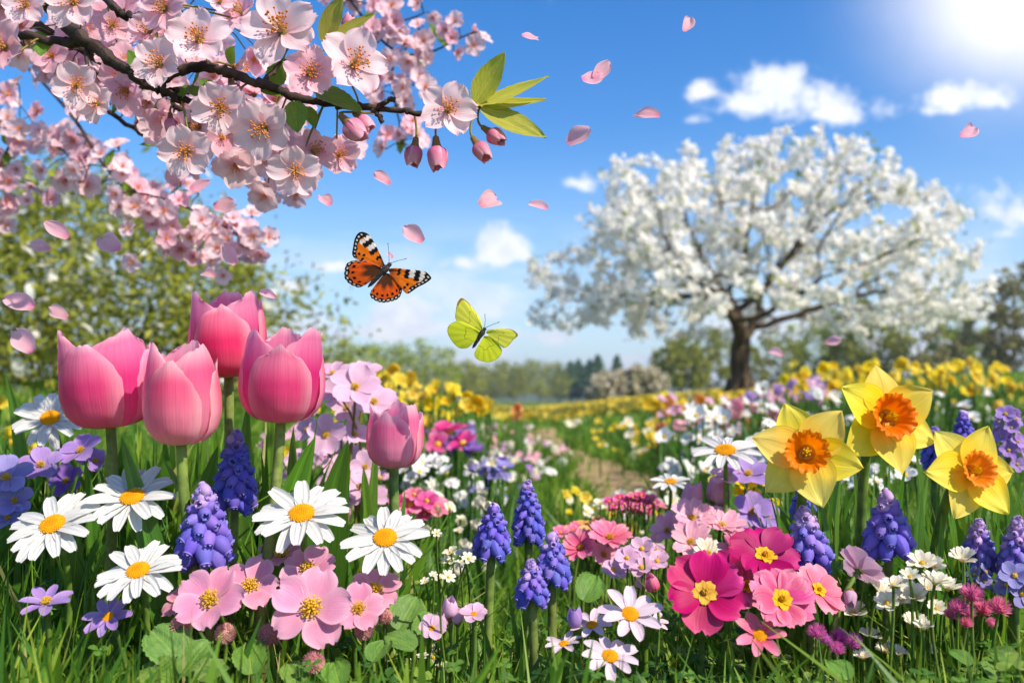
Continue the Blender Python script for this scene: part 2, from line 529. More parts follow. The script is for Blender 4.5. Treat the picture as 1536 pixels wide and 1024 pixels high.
def spline(pts, n=8):
    p = np.asarray([tuple(q) for q in pts], float)
    p = np.vstack([2 * p[0] - p[1], p, 2 * p[-1] - p[-2]])
    out = []
    for i in range(1, len(p) - 2):
        t = np.linspace(0, 1, n, endpoint=False)[:, None]
        a, b, c, d = p[i - 1:i + 3]
        out.append(0.5 * (2 * b + (c - a) * t + (2 * a - 5 * b + 4 * c - d) * t ** 2 + (3 * b - a - 3 * c + d) * t ** 3))
    out.append(p[-2][None])
    return np.concatenate(out)


def petal(L, W, shape=(0.06, 0.82, 1.2, 0.8), cup=0.2, e0=0.0, bend=0.0, notch=0.0, tipr=0.12, ruf=0.0, rfreq=3.0, groove=0.0, twist=0.0, serr=0.0, fold=0.0, seed=0, nu=8, nv=10, curl=0.0):
    r = np.random.default_rng(seed)
    s = np.linspace(-1, 1, nu + 1)
    t = np.linspace(0, 1, nv + 1)
    T, S = np.meshgrid(t, s, indexing='ij')
    a, b, p, q = shape
    wt = np.sin(np.pi * np.clip(a + (b - a) * t ** p, 0, 1)) ** q
    wt = np.maximum(wt / wt.max(), 0.004) * W / 2
    phi = e0 + bend * t + curl * np.maximum(t - 0.75, 0) * 4
    dt = 1.0 / nv
    yy = np.concatenate([[0], np.cumsum(np.cos((phi[1:] + phi[:-1]) / 2))]) * L * dt
    zz = np.concatenate([[0], np.cumsum(np.sin((phi[1:] + phi[:-1]) / 2))]) * L * dt
    wT = wt[:, None] * np.ones_like(S)
    if serr:
        wT = wT * (1 + serr * (((T * 17) % 1.0) - 0.5) * (np.abs(S) > 0.9))
    off = -tipr * L * S ** 2 * T ** 3 - notch * L * np.exp(-(S / 0.3) ** 2) * T ** 8
    ph1, ph2 = r.uniform(0, 6.28, 2)
    hgt = cup * wT * S ** 2 + ruf * L * T ** 1.5 * np.sin(rfreq * np.pi * S + ph1) * (0.3 + 0.7 * np.abs(S)) \
        + ruf * 0.6 * L * T * np.sin(T * 7 + S * 2 + ph2) - groove * W * np.cos(3 * np.pi * S) * np.sin(np.pi * np.clip(T, 0, 1)) ** 0.5 + fold * wT * np.abs(S)
    if ruf:
        off = off + ruf * 0.7 * L * T ** 6 * np.sin(rfreq * 2.3 * np.pi * S + ph2)
    cp, sp = np.cos(phi)[:, None], np.sin(phi)[:, None]
    X = S * wT + twist * T * T * L * 0.2
    Y = yy[:, None] + off * cp - hgt * sp
    Z = zz[:, None] + off * sp + hgt * cp
    V = np.stack([X, Y, Z], -1).reshape(-1, 3)
    UV = np.stack([S * 0.5 + 0.5, T], -1).reshape(-1, 2)
    return V, gridf(nu, nv)[:, ::-1][:, ::-1], UV


def Rz(a):
    return Matrix.Rotation(a, 4, 'Z')


def Rx(a):
    return Matrix.Rotation(a, 4, 'X')


def Ry(a):
    return Matrix.Rotation(a, 4, 'Y')


def Sc(x, y=None, z=None):
    return Matrix.Diagonal((x, x if y is None else y, x if z is None else z, 1))


def Tr(v):
    return Matrix.Translation(v)


def frame(n, roll=0.0):
    """rotation taking +Z to n"""
    n = Vector(n).normalized()
    up = Vector((0, 0, 1)) if abs(n.z) < 0.95 else Vector((0, 1, 0))
    x = up.cross(n).normalized()
    y = n.cross(x)
    return Matrix(((x.x, y.x, n.x, 0), (x.y, y.y, n.y, 0), (x.z, y.z, n.z, 0), (0, 0, 0, 1))) @ Rz(roll)


def facing(tilt, yaw):
    tilt, yaw = R(tilt), R(yaw)
    return Vector((math.sin(yaw) * math.cos(tilt), -math.cos(yaw) * math.cos(tilt), math.sin(tilt)))


# ------------------------------------------------------------------ object helpers
def obj(name, me, parent=None, M=None):
    o = bpy.data.objects.new(name, me)
    COL.objects.link(o)
    if parent is not None:
        o.parent = parent
    if M is not None:
        o.matrix_basis = M
    return o


def tag(o, label, cat, group=None):
    o['label'] = label
    o['category'] = cat
    if group:
        o['group'] = group
    return o


def thing(name, label, cat, loc, group=None):
    o = bpy.data.objects.new(name, None)
    o.empty_display_size = 0.02
    COL.objects.link(o)
    o.location = loc
    return tag(o, label, cat, group)


def structure(name, me, kind='structure'):
    o = obj(name, me)
    o['kind'] = kind
    return o


# ------------------------------------------------------------------ terrain
def sst(x, a, b):
    t = np.clip((x - a) / (b - a), 0, 1)
    return t * t * (3 - 2 * t)


def ground(x, y):
    x = np.asarray(x, float)
    y = np.asarray(y, float)
    near = sst(y, 0.2, 2.5)
    rx = np.maximum(x - 0.75, 0)
    lx = np.maximum(-x - 0.05, 0)
    fade = 1 - 0.8 * sst(y, 17, 70)
    zr = 1.2 * np.tanh(0.115 * rx / 1.2)
    zl = 0.9 * np.tanh(0.12 * lx / 0.9)
    bump = 0.012 * np.sin(x * 2.3 + 1) * np.sin(y * 1.7) + 0.02 * np.sin(x * 0.7) * np.sin(y * 0.5 + 2)
    return (zr + zl) * near * fade + bump * near


def gz(x, y):
    return float(ground(x, y))


def pathx(y):
    return 0.37 + 0.09 * np.sin((y - 2.2) * 0.9) - 0.015 * np.maximum(y - 6, 0)


m_ground, t = mat('meadow soil')
tcn = t.new('ShaderNodeTexCoord')
n1 = t.new('ShaderNodeTexNoise', i_Scale=3.0, i_Detail=8.0, i_Roughness=0.65)
n2 = t.new('ShaderNodeTexNoise', i_Scale=0.25, i_Detail=5.0)
t.link(tcn.outputs['Object'], n1.inputs['Vector'])
t.link(tcn.outputs['Object'], n2.inputs['Vector'])
c1 = t.ramp(n1.outputs[0], [(0.3, '#2b3a14'), (0.55, '#4a5c1e'), (0.75, '#5c6426')])
c2 = t.mix(t.smooth(n2.outputs[0], 0.4, 0.65), c1, lin('#6c7c28'))
finish(t, c2, 0.9, 0, 0.1, n1.outputs[0], 0.8, 0.02)

m_path, t = mat('sandy path soil')
tcn = t.new('ShaderNodeTexCoord')
n1 = t.new('ShaderNodeTexNoise', i_Scale=9.0, i_Detail=9.0, i_Roughness=0.7)
t.link(tcn.outputs['Object'], n1.inputs['Vector'])
n2 = t.new('ShaderNodeTexNoise', i_Scale=2.2, i_Detail=4.0)
t.link(tcn.outputs['Object'], n2.inputs['Vector'])
c1 = t.ramp(n1.outputs[0], [(0.3, '#7c6844'), (0.55, '#a08a62'), (0.75, '#b8a27a')])
c1 = t.mix(t.smooth(n2.outputs[0], 0.54, 0.70, 0, 0.45), c1, lin('#6d7a34'))
finish(t, c1, 0.95, 0, 0.1, n1.outputs[0], 0.9, 0.02)

xs = np.unique(np.concatenate([np.linspace(-8, 8, 110), np.geomspace(8, 900, 40), -np.geomspace(8, 900, 40)]))
ys = np.concatenate([np.linspace(-6, 12, 100), np.geomspace(12.3, 1100, 60)])
X, Y = np.meshgrid(xs, ys)
Z = ground(X, Y)
b = MB()
b.add(np.stack([X, Y, Z], -1).reshape(-1, 3), gridf(len(xs) - 1, len(ys) - 1))
structure('meadow_ground', b.mesh('meadow_ground', m_ground))
# path, lying 8 mm over the soil with a ragged edge
yy = np.linspace(2.3, 11, 150)
cols = 9
V = []
for i, y in enumerate(yy):
    hw = 0.185 + 0.035 * math.sin(y * 5.1) + 0.03 * math.sin(y * 11.7 + 1)
    hw *= min(1, (y - 2.2) * 2)
    for j in range(cols):
        x = float(pathx(y)) + hw * (2 * j / (cols - 1) - 1)
        V.append((x, y, gz(x, y) + 0.008 + 0.012 * (1 - (2 * j / (cols - 1) - 1) ** 2) * (0.6 + 0.4 * math.sin(y * 7))))
b = MB()
b.add(V, gridf(cols - 1, len(yy) - 1))
structure('path', b.mesh('path', m_path))
# far hills
m_hill, t = mat('wooded hill')
tcn = t.new('ShaderNodeTexCoord')
n1 = t.new('ShaderNodeTexNoise', i_Scale=0.02, i_Detail=8.0, i_Roughness=0.7)
t.link(tcn.outputs['Object'], n1.inputs['Vector'])
finish(t, t.ramp(n1.outputs[0], [(0.35, '#24381c'), (0.65, '#3f5426')]), 0.95, 0, 0.1, n1.outputs[0], 1.0, 3.0)
xs = np.linspace(-700, 700, 160)
V = []
prof = [0, 0.35, 0.7, 0.93, 1.0, 0.8, 0]
for k, pz in enumerate(prof):
    for x in xs:
        h = 17 + 6 * math.sin(x * 0.011 + 2.0) + 3.0 * math.sin(x * 0.031) + 1.2 * math.sin(x * 0.09 + 1) + 0.5 * math.sin(x * 0.31)
        V.append((x, 560 + k * 30, max(pz * h, 0) - (0.5 if k in (0, 6) else 0) + 0.6 * math.sin(x * 0.5 + k * 3) * pz))
b = MB()
b.add(V, gridf(len(xs) - 1, len(prof) - 1))
structure('hills', b.mesh('hills', m_hill))

# ------------------------------------------------------------------ trees (space colonisation)
m_bark = simple_mat('tree bark', '#352b1e', '#5e503c', 7, 0.9, 0, 1.0, 0.05, 0.15, (1, 1, 0.25), var=False)
m_twig = simple_mat('twig bark', '#3a2e22', '#5c4c38', 20, 0.9, 0, 0.8, 0.01, 0.15, var=False)
m_cbark = simple_mat('cherry bark', '#1e1512', '#463830', 55, 0.75, 0, 1.0, 0.003, 0.3, (1, 1, 1), var=False)


def foliage_mat(name, a, b_, c, trans=0.35):
    m, t = mat(name)
    uvv, u, v = uvnodes(t)
    col = t.ramp(u, [(0.0, a), (0.5, b_), (1.0, c)], 'LINEAR')
    finish(t, col, 0.6, trans, 0.2)
    return m


M_FOL_G = foliage_mat('fresh spring foliage', '#6c7e24', '#9aa83a', '#b8bf52')
M_FOL_D = foliage_mat('olive foliage', '#646e28', '#92983e', '#aeaa54')
M_FOL_C = foliage_mat('dark conifer foliage', '#264428', '#3c5e34', '#567848', 0.2)
M_FOL_W = foliage_mat('white blossom', '#f4efe8', '#faf7f2', '#fdfcf9', 0.56)
M_FOL_B = foliage_mat('bare twig foliage', '#6a6446', '#8a8450', '#a29c5c')
M_FOL_S = foliage_mat('willow leaf', '#626e20', '#8e9432', '#b6b44e')
M_FOL_P = foliage_mat('pale bush blossom', '#b0a48a', '#d0c6ae', '#e2dac6')


def colonise(att, trunk, step, kill, infl, iters, seed):
    r = np.random.default_rng(seed)
    pos = [np.array(p, float) for p in trunk]
    par = [-1] + list(range(len(trunk) - 1))
    att = np.array(att, float)
    for _ in range(iters):
        if len(att) == 0:
            break
        Pn = np.array(pos)
        d2 = ((att[:, None, :] - Pn[None]) ** 2).sum(-1)
        near = d2.argmin(1)
        dm = np.sqrt(d2[np.arange(len(att)), near])
        act = dm < infl
        if not act.any():
            break
        newn = 0
        for k in np.unique(near[act]):
            v = att[act & (near == k)] - Pn[k]
            v = (v / (np.linalg.norm(v, axis=1)[:, None] + 1e-9)).sum(0)
            v = v / (np.linalg.norm(v) + 1e-9) + r.normal(0, 0.16, 3)
            v /= np.linalg.norm(v) + 1e-9
            pos.append(Pn[k] + v * step)
            par.append(int(k))
            newn += 1
        Pn = np.array(pos[-newn:])
        dd = ((att[:, None, :] - Pn[None]) ** 2).sum(-1).min(1)
        att = att[dd > kill ** 2]
    return np.array(pos), np.array(par)


def skeleton_mesh(pos, par, r_tip, r_pow, r_base, seg=6):
    n = len(pos)
    kids = [[] for _ in range(n)]
    for i in range(1, n):
        kids[par[i]].append(i)
    cnt = np.zeros(n)
    for i in range(n - 1, -1, -1):
        cnt[i] = max(1, sum(cnt[k] for k in kids[i]))
    rad = r_tip * cnt ** r_pow
    rad = np.minimum(rad * 1.0, r_base)
    b = MB()
    starts = [(0, None)]
    tips = [i for i in range(n) if not kids[i]]
    while starts:
        i, pr = starts.pop()
        chain = ([pr] if pr is not None else []) + [i]
        while kids[i]:
            ks = sorted(kids[i], key=lambda k: -cnt[k])
            for k in ks[1:]:
                starts.append((k, i))
            i = ks[0]
            chain.append(i)
        if len(chain) > 1:
            rr = rad[chain].copy()
            if pr is not None:
                rr[0] = rr[1]
            sg = 10 if rr.max() > r_base * 0.5 else (6 if rr.max() > r_base * 0.12 else 4)
            b.put(tube(pos[chain], rr, sg))
    return b, np.array(tips), cnt, rad


def leaf_cloud(centres, size, spread, per, seed, shape='leaf', zflat=0.7, jit=0.35):
    """many small bent leaf faces round given centres; UV.x is a random tone per leaf"""
    r = np.random.default_rng(seed)
    C = np.repeat(np.asarray(centres, float), per, 0)
    n = len(C)
    C = C + r.normal(0, spread, (n, 3))
    nor = r.normal(0, 1, (n, 3)) + np.array([0, 0, zflat])
    nor /= np.linalg.norm(nor, axis=1)[:, None]
    a = np.cross(nor, r.normal(0, 1, (n, 3)))
    a /= np.linalg.norm(a, axis=1)[:, None] + 1e-9
    c = np.cross(nor, a)
    sz = (size * (1 + jit * r.normal(0, 1, n)).clip(0.5, 1.8))[:, None]
    tone = r.beta(2, 2, n)
    if shape == 'leaf':
        V = np.stack([C - a * sz, C + c * sz * 0.42 + nor * sz * 0.12, C + a * sz - nor * sz * 0.1, C - c * sz * 0.42 + nor * sz * 0.12], 1).reshape(-1, 3)
        Fq = np.arange(n * 4).reshape(n, 4)
        UV = np.stack([np.repeat(tone, 4), np.tile([0, .5, 1, .5], n)], 1)
    else:  # five petalled cupped blossom
        k = 6
        ang = np.arange(k) / k * 2 * np.pi
        ring = C[:, None, :] + sz[:, None, :] * (np.cos(ang)[None, :, None] * a[:, None, :] + np.sin(ang)[None, :, None] * c[:, None, :]) + nor[:, None, :] * sz[:, None, :] * 0.35
        V = np.concatenate([C[:, None, :], ring], 1).reshape(-1, 3)
        base = (np.arange(n) * (k + 1))[:, None]
        Fq = np.concatenate([np.stack([base[:, 0], base[:, 0] + 1 + i, base[:, 0] + 1 + (i + 1) % k], 1) for i in range(k)])
        UV = np.stack([np.repeat(tone, k + 1), np.zeros(n * (k + 1))], 1)
    return V, Fq, UV


def dome_points(n, w, h, base, r, flat=0.5, power=0.45):
    """points in a dome: radius w/2, from z=base to base+h, denser towards the shell"""
    out = []
    while len(out) < n:
        p = r.uniform(-1, 1, 3)
        d = math.sqrt(p[0] ** 2 + p[1] ** 2 + (p[2] if p[2] > 0 else p[2] / flat) ** 2)
        if d > 1 or r.random() > (0.25 + 0.75 * d ** 2):
            continue
        out.append((p[0] * w / 2, p[1] * w / 2, base + h * p[2]))
    return np.array(out)


def make_tree(name, label, cat, px, py, d, w, h, th, tr, fol, nleaf, lsize, seed, natt=260, group=None, base_frac=0.5, blossom=False, spread=None, flat=0.5, extra=None, bark=None, lean=0.0, dy=1.0):
    r = np.random.default_rng(seed)
    p = P(px, py, d)
    z = gz(p.x, p.y)
    t0 = thing(name, label, cat, (p.x, p.y, z - 0.03), group)
    cz = th + (h - th) * base_frac * 0.55
    att = dome_points(natt, w, h - cz, cz, r, flat)
    att[:, 1] *= dy
    att = att[att[:, 2] > th * 0.55]
    step = w / 26
    k = max(3, int(th / step))
    trunk = [(lean * i / k * 0.3 + 0.02 * w * 0.2 * math.sin(i), 0, th * i / k) for i in range(k + 1)]
    pos, par = colonise(att, trunk, step, step * 1.4, w * 0.6, 60, seed)
    sb, tips, cnt, rad = skeleton_mesh(pos, par, tr * 0.045, 0.5, tr)
    obj('trunk', sb.mesh('trunk', bark or m_bark), t0)
    ends = pos[(cnt <= 3) & (pos[:, 2] > th * 0.8)]
    per = max(1, int(nleaf / max(1, len(ends))))
    mb = MB()
    mb.put(leaf_cloud(ends, lsize, spread or step * 0.8, per, seed + 1, 'flower' if blossom else 'leaf'))
    mats = [fol]
    if extra:
        m2, n2, s2 = extra
        sel = ends[r.random(len(ends)) < 0.8]
        g2 = leaf_cloud(sel, s2, (spread or step * 0.8) * 1.1, max(1, int(n2 / len(sel))), seed + 2, 'leaf' if blossom else 'flower')
        mb.put(g2, mi=1)
        mats.append(m2)
    obj('crown', mb.mesh('crown', mats, smooth=False), t0)
    return t0


# the big white blossoming tree
def blossom_tree():
    r = np.random.default_rng(5)
    p = P(1112, 600, 16.0)
    z = gz(p.x, p.y)
    t0 = thing('blossom_tree', 'large spreading apple tree covered in white blossom on the meadow rise', 'tree', (p.x, p.y, z - 0.05))
    pts = []
    while len(pts) < 1700:
        q = r.uniform(-1, 1, 3)
        d = math.sqrt(q[0] ** 2 + q[1] ** 2 + max(q[2], 0) ** 2)
        if d > 1 or q[2] < -0.55 or r.random() > 0.25 + 0.75 * d ** 2:
            continue
        edge = math.hypot(q[0], q[1])
        zz = 2.35 + (2.32 if q[2] > 0 else 2.0) * q[2]
        if q[2] < 0 and edge < 0.5 - q[2] * 0.3:
            continue
        wob = 1 + 0.07 * math.sin(11 * math.atan2(q[1], q[0]) + 5 * q[2] + 1) + 0.11 * math.sin(5 * math.atan2(q[1], q[0]) + 3 * q[2]) + 0.06 * math.sin(q[2] * 9 + q[0] * 6)
        pts.append((q[0] * 3.6 * wob + 0.30, q[1] * 3.4 * wob, zz * (0.93 + 0.07 * wob)))
    trunk = [(0, 0, 0), (0.0, 0, 0.35), (-0.02, 0, 0.7), (0.0, 0, 1.0), (0.03, 0, 1.2)]
    pos, par = colonise(pts, trunk, 0.15, 0.22, 2.6, 80, 3)
    sb, tips, cnt, rad = skeleton_mesh(pos, par, 0.0060, 0.535, 0.28)
    obj('trunk', sb.mesh('trunk', m_bark), t0)
    # root flare
    ends = pos[(cnt <= 4) & (pos[:, 2] > 1.35)]
    ends = ends[(np.hypot(ends[:, 0], ends[:, 1]) > 1.7) | (ends[:, 2] > 2.35)]
    mb = MB()
    rr = np.random.default_rng(8)
    cl = ends[rr.random(len(ends)) < 0.9]
    mb.put(leaf_cloud(cl, 0.046, 0.050, 10, 21, 'flower', 0.5))
    mb.put(leaf_cloud(ends[rr.random(len(ends)) < 0.55], 0.055, 0.12, 2, 22, 'leaf', 0.5), mi=1)
    obj('crown', mb.mesh('crown', [M_FOL_W, M_FOL_G], smooth=False), t0)
    # basal flare of the trunk
    mb = MB()
    for k in range(7):
        a = k * 0.9 + 0.3
        c, s = math.cos(a), math.sin(a)
        mb.put(tube([(c * 0.14, s * 0.14, 0.42), (c * 0.22, s * 0.22, 0.16), (c * 0.36, s * 0.36, 0.0), (c * 0.5, s * 0.5, -0.1)], [0.10, 0.11, 0.09, 0.05], 7))
    obj('root_flare', mb.mesh('root_flare', m_bark), t0)


blossom_tree()

# flowering shrub left, close by
make_tree('flowering_shrub', 'big loose green shrub dotted with white blossom behind the tulips', 'shrub', 95, 640, 6.5, 3.0, 1.68, 0.25, 0.07, M_FOL_S, 22000, 0.030, 31, natt=800, base_frac=0.15, extra=(M_FOL_W, 900, 0.034), flat=0.9, bark=m_twig, spread=0.12)
make_tree('flowering_shrub', 'thin feathery shrub with bare twigs right of the big green shrub', 'shrub', 395, 640, 7.2, 1.5, 1.35, 0.2, 0.04, M_FOL_D, 1300, 0.035, 33, natt=420, base_frac=0.15, flat=0.9, bark=m_twig, spread=0.10)
# far trees, left to right
G1 = 'trees along the far edge of the meadow'
for (px, d, w_, h_, kind, sd, lab) in [
        (505, 60, 7.0, 4.2, 'g', 41, 'fresh green round tree far behind the upper right tulip'),
        (560, 72, 8.0, 4.7, 'g', 42, 'fresh green round tree behind the pale pink cluster'),
        (625, 70, 8.0, 5.2, 'g', 43, 'tallest fresh green tree behind the left yellow flowers'),
        (678, 82, 6.5, 4.3, 'd', 44, 'small olive tree ending the left row of trees'),
        (735, 110, 9.0, 5.4, 'd', 45, 'hazy olive tree left of the valley gap'),
        (772, 105, 9.0, 5.0, 'd', 46, 'low hazy olive tree in the valley gap, second from its left'),
        (808, 110, 8.5, 5.6, 'd', 47, 'hazy olive tree just left of the conifers'),
        (1020, 44, 3.2, 3.2, 'd', 48, 'olive tree with thin crown left of the big trunk'),
        (1062, 46, 4.4, 3.9, 'd', 49, 'broad olive tree touching the big trunk on its left'),
        (1165, 48, 4.0, 3.4, 'd', 50, 'low olive tree just right of the big trunk'),
        (1235, 50, 5.2, 4.6, 'g', 51, 'green tree under the drooping right boughs of the blossom'),
        (1305, 46, 4.6, 5.2, 'd', 52, 'olive tree with dark trunk under the right end of the blossom'),
        (1375, 48, 5.2, 5.6, 'b', 53, 'tall half bare tree right of the blossom tree'),
        (1440, 52, 4.6, 5.2, 'g', 54, 'thin green tree standing in the gap near the right edge'),
        (1500, 42, 4.0, 5.4, 'b', 55, 'half bare brown tree near the right edge'),
        (1560, 40, 4.6, 6.4, 'b', 56, 'tallest half bare tree, cut by the right edge')]:
    f = {'g': M_FOL_G, 'd': M_FOL_D, 'b': M_FOL_B}[kind]
    make_tree('spring_tree', lab, 'tree', px, 600, d, w_, h_, h_ * 0.2, h_ * 0.035, f, 3600 if kind != 'b' else 1800, 0.022 * h_ + 0.03, sd, natt=160, base_frac=0.35, group=G1)
for (px, w_, h_, lab) in [(916, 1.9, 1.25, 'round bush in pale cream blossom at the end of the field'), (966, 2.0, 1.35, 'greyer cream blossom bush beside the olive trees')]:
    make_tree('blossom_bush', lab, 'bush', px, 618, 33, w_, h_, 0.2, 0.05, M_FOL_P, 6000, 0.04, px, natt=300, base_frac=0.1, blossom=True, flat=0.9, extra=(M_FOL_D, 700 if px < 930 else 2600, 0.06), bark=m_twig)


def conifer(px, d, h, w, seed, lab):
    r = np.random.default_rng(seed)
    d *= 0.72
    h *= 0.74
    p = P(px, 600, d)
    t0 = thing('conifer', lab, 'tree', (p.x, p.y, gz(p.x, p.y) - 0.05), 'conifers in the far gap')
    mb = MB()
    mb.put(tube([(0, 0, 0), (0, 0, h * 0.5), (0, 0, h)], [h * 0.03, h * 0.018, 0.01], 6))
    obj('trunk', mb.mesh('trunk', m_bark), t0)
    V, Fq, UV = [], [], []
    for i in range(900):
        f = r.random() ** 0.8
        z = h * (0.1 + 0.9 * f)
        rad = w * 0.68 * (1 - f) ** 0.75 * (0.75 + 0.25 * math.sin(f * 40)) + 0.05
        a = r.uniform(0, 6.283)
        q = rad * r.uniform(0.45, 1.05)
        c = np.array([math.cos(a), math.sin(a), 0])
        s = np.array([-c[1], c[0], 0])
        L = h * 0.085 * r.uniform(0.6, 1.4)
        o = c * q + np.array([0, 0, z])
        k = len(V)
        V += [o - c * L * 0.7 + np.array([0, 0, L * .3]), o + s * L * 0.4, o + c * L * 0.7 - np.array([0, 0, L * 0.5]), o - s * L * 0.4]
        Fq.append((k, k + 1, k + 2, k + 3))
        tn = r.random()
        UV += [(tn, 0)] * 4
    mb = MB()
    mb.add(V, Fq, UV)
    obj('crown', mb.mesh('crown', M_FOL_C, smooth=False), t0)


for i, (px, d, h, w_, lab) in enumerate([
        (838, 170, 6.4, 4.2, 'leftmost dark conifer of the far gap, beside the olive trees'), (856, 165, 7.2, 4.0, 'dark conifer second from left in the far gap'),
        (868, 172, 7.8, 4.2, 'tallest dark conifer on the left half of the group'), (885, 168, 7.6, 4.0, 'dark conifer in the middle of the far group'),
        (897, 160, 8.0, 3.8, 'pointed conifer directly above the cream bush'), (926, 175, 8.6, 3.2, 'lone slim conifer rising between cream bushes'),
        (948, 185, 6.6, 3.4, 'short conifer right of the lone slim one'), (705, 180, 6.0, 3.2, 'small conifer at the end of the left tree row'),
        (730, 190, 5.2, 3.0, 'small far conifer left of the valley gap')]):
    conifer(px, d, h, w_, 100 + i, lab)

# ------------------------------------------------------------------ grass
m_grass, t = mat('grass blade')
uvv, u, v = uvnodes(t)
c = t.ramp(u, [(0.0, '#264c16'), (0.35, '#44721c'), (0.65, '#729628'), (0.9, '#a8b444'), (1.0, '#b0a86a')], 'LINEAR')
c = t.mix(t.smooth(v, 0.25, 0.0, 0, 0.35), c, lin('#7a8a4a'))
finish(t, c, 0.45, 0.36, 0.35, tcol=t.mix(0.5, c, lin('#9cba30')))


def py_limit(px, y):
    """how high in the picture grass may reach at depth y"""
    px = np.asarray(px, float)
    lim_near = np.interp(px, [0, 200, 420, 640, 760, 900, 1100, 1300, 1536], [900, 940, 965, 950, 950, 975, 975, 980, 950])
    lim_far = np.interp(px, [-200, 60, 130, 300, 520, 640, 760, 900, 1000, 1150, 1250, 1536], [640, 655, 690, 720, 760, 840, 900, 890, 870, 820, 740, 720])
    return lim_near + (lim_far - lim_near) * sst(y, 0.66, 0.82)


def blades(n, y0, y1, wid, hlo, hhi, seed, nseg, lim=True, lean=0.35, logd=True, broad=0.0, bands=None, wedge=0.68):
    r = np.random.default_rng(seed)
    y = np.exp(r.uniform(math.log(y0), math.log(y1), n)) if logd else r.uniform(y0, y1, n)
    x = y * r.uniform(-wedge, wedge, n)
    if bands:
        px = 768 + F * x / y
        keep = np.zeros(n, bool)
        for (a_, b_) in bands:
            keep |= (px > a_) & (px < b_)
        x, y = x[keep], y[keep]
        n = len(x)
    if lim is False:
        off = np.abs(x - pathx(y))
        hwp = 0.165 + 0.04 * np.sin(y * 5.1)
        keep = (off > hwp) | (y < 2.4) | (y > 10) | (r.random(n) < 0.07)
        x, y = x[keep], y[keep]
        n = len(x)
    g = ground(x, y)
    clump = 0.5 + 0.5 * np.sin(x * 9 / np.maximum(y, 1) + 2 * np.sin(y * 3)) * np.sin(y * 7 / np.maximum(y, 1) + 1.3 * x)
    h = (hlo + (hhi - hlo) * r.random(n) ** 1.3) * (0.75 + 0.5 * clump)
    if lim:
        px = 768 + F * x / y
        zmax = CAM_H - ((py_limit(px, y) if lim is True else lim) - 600) / F * y
        h = np.minimum(h, np.maximum((zmax - g) * r.uniform(0.72, 1.05, n), 0.03))
    a = r.uniform(0, 2 * np.pi, n)
    ld = np.stack([np.cos(a), np.sin(a) * 0.6], 1) * (np.abs(r.normal(0, lean, n)) * h)[:, None]
    fa = r.uniform(0, np.pi, n)
    wv = np.stack([np.cos(fa), np.sin(fa) * 0.7], 1)
    W = wid * np.maximum(1, y / 1.1) ** 0.75 * r.uniform(0.6, 1.4, n)
    if broad:
        W *= np.where(r.random(n) < broad, 2.4, 1.0)
    t = np.linspace(0, 1, nseg + 1)
    prof = np.array([0.55 + 0.9 * q - 0.45 * q * q if q < 0.5 else (1 - q) ** 0.75 * 1.48 for q in t]) * 0.5
    prof[-1] = 0.02
    V = np.zeros((n, nseg + 1, 2, 3))
    droop = r.uniform(0, 0.35, n)
    for k, q in enumerate(t):
        cx = x + ld[:, 0] * q ** 1.8
        cyy = y + ld[:, 1] * q ** 1.8
        cz = g + h * (q - droop * q ** 3 * 0.6)
        V[:, k, 0] = np.stack([cx - wv[:, 0] * W * prof[k], cyy - wv[:, 1] * W * prof[k], cz], 1)
        V[:, k, 1] = np.stack([cx + wv[:, 0] * W * prof[k], cyy + wv[:, 1] * W * prof[k], cz], 1)
    tone = np.clip(r.beta(2.2, 2.4, n) * 0.9 + 0.12 * (clump - 0.5) + np.where(r.random(n) < 0.06, 0.45, 0), 0, 1)
    UV = np.zeros((n, nseg + 1, 2, 2))
    UV[..., 0] = tone[:, None, None]
    UV[..., 1] = t[None, :, None]
    base = (np.arange(n) * (nseg + 1) * 2)[:, None]
    k = (np.arange(nseg) * 2)[None, :]
    q0 = (base + k).ravel()
    return V.reshape(-1, 3), np.stack([q0, q0 + 1, q0 + 3, q0 + 2], 1), UV.reshape(-1, 2)


b = MB()
b.put(blades(15000, 0.45, 1.3, 0.0056, 0.16, 0.36, 1, 6, True, 0.36, False, 0.3))
b.put(blades(14000, 0.45, 1.3, 0.0030, 0.05, 0.20, 2, 4, True, 0.5, False))
b.put(blades(3000, 0.80, 1.2, 0.0115, 0.28, 0.44, 12, 8, True, 0.20, False, 0.25, [(-60, 640), (1180, 1600)]))
b.put(blades(900, 0.50, 0.68, 0.0085, 0.16, 0.34, 13, 8, True, 0.35, False, 0.2))
b.put(blades(1500, 0.92, 1.0, 0.0125, 0.34, 0.52, 14, 8, 610, 0.16, False, 0.3, [(-60, 455)]))
b.put(blades(1300, 0.84, 0.93, 0.0105, 0.30, 0.50, 15, 8, 700, 0.16, False, 0.3, [(1190, 1600)]))
structure('grass', b.mesh('grass', m_grass), 'stuff')
b = MB()
b.put(blades(88000, 1.15, 9.0, 0.0042, 0.04, 0.13, 3, 3, False, 0.45, wedge=1.0))
b.put(blades(38000, 5.0, 40.0, 0.0050, 0.05, 0.15, 4, 2, False, 0.4, wedge=1.0))
structure('meadow_grass', b.mesh('meadow_grass', m_grass), 'stuff')

# low clover like ground cover between the grass
m_cover = foliage_mat('ground cover leaf', '#2c5420', '#4f7a2c', '#86a044', 0.3)


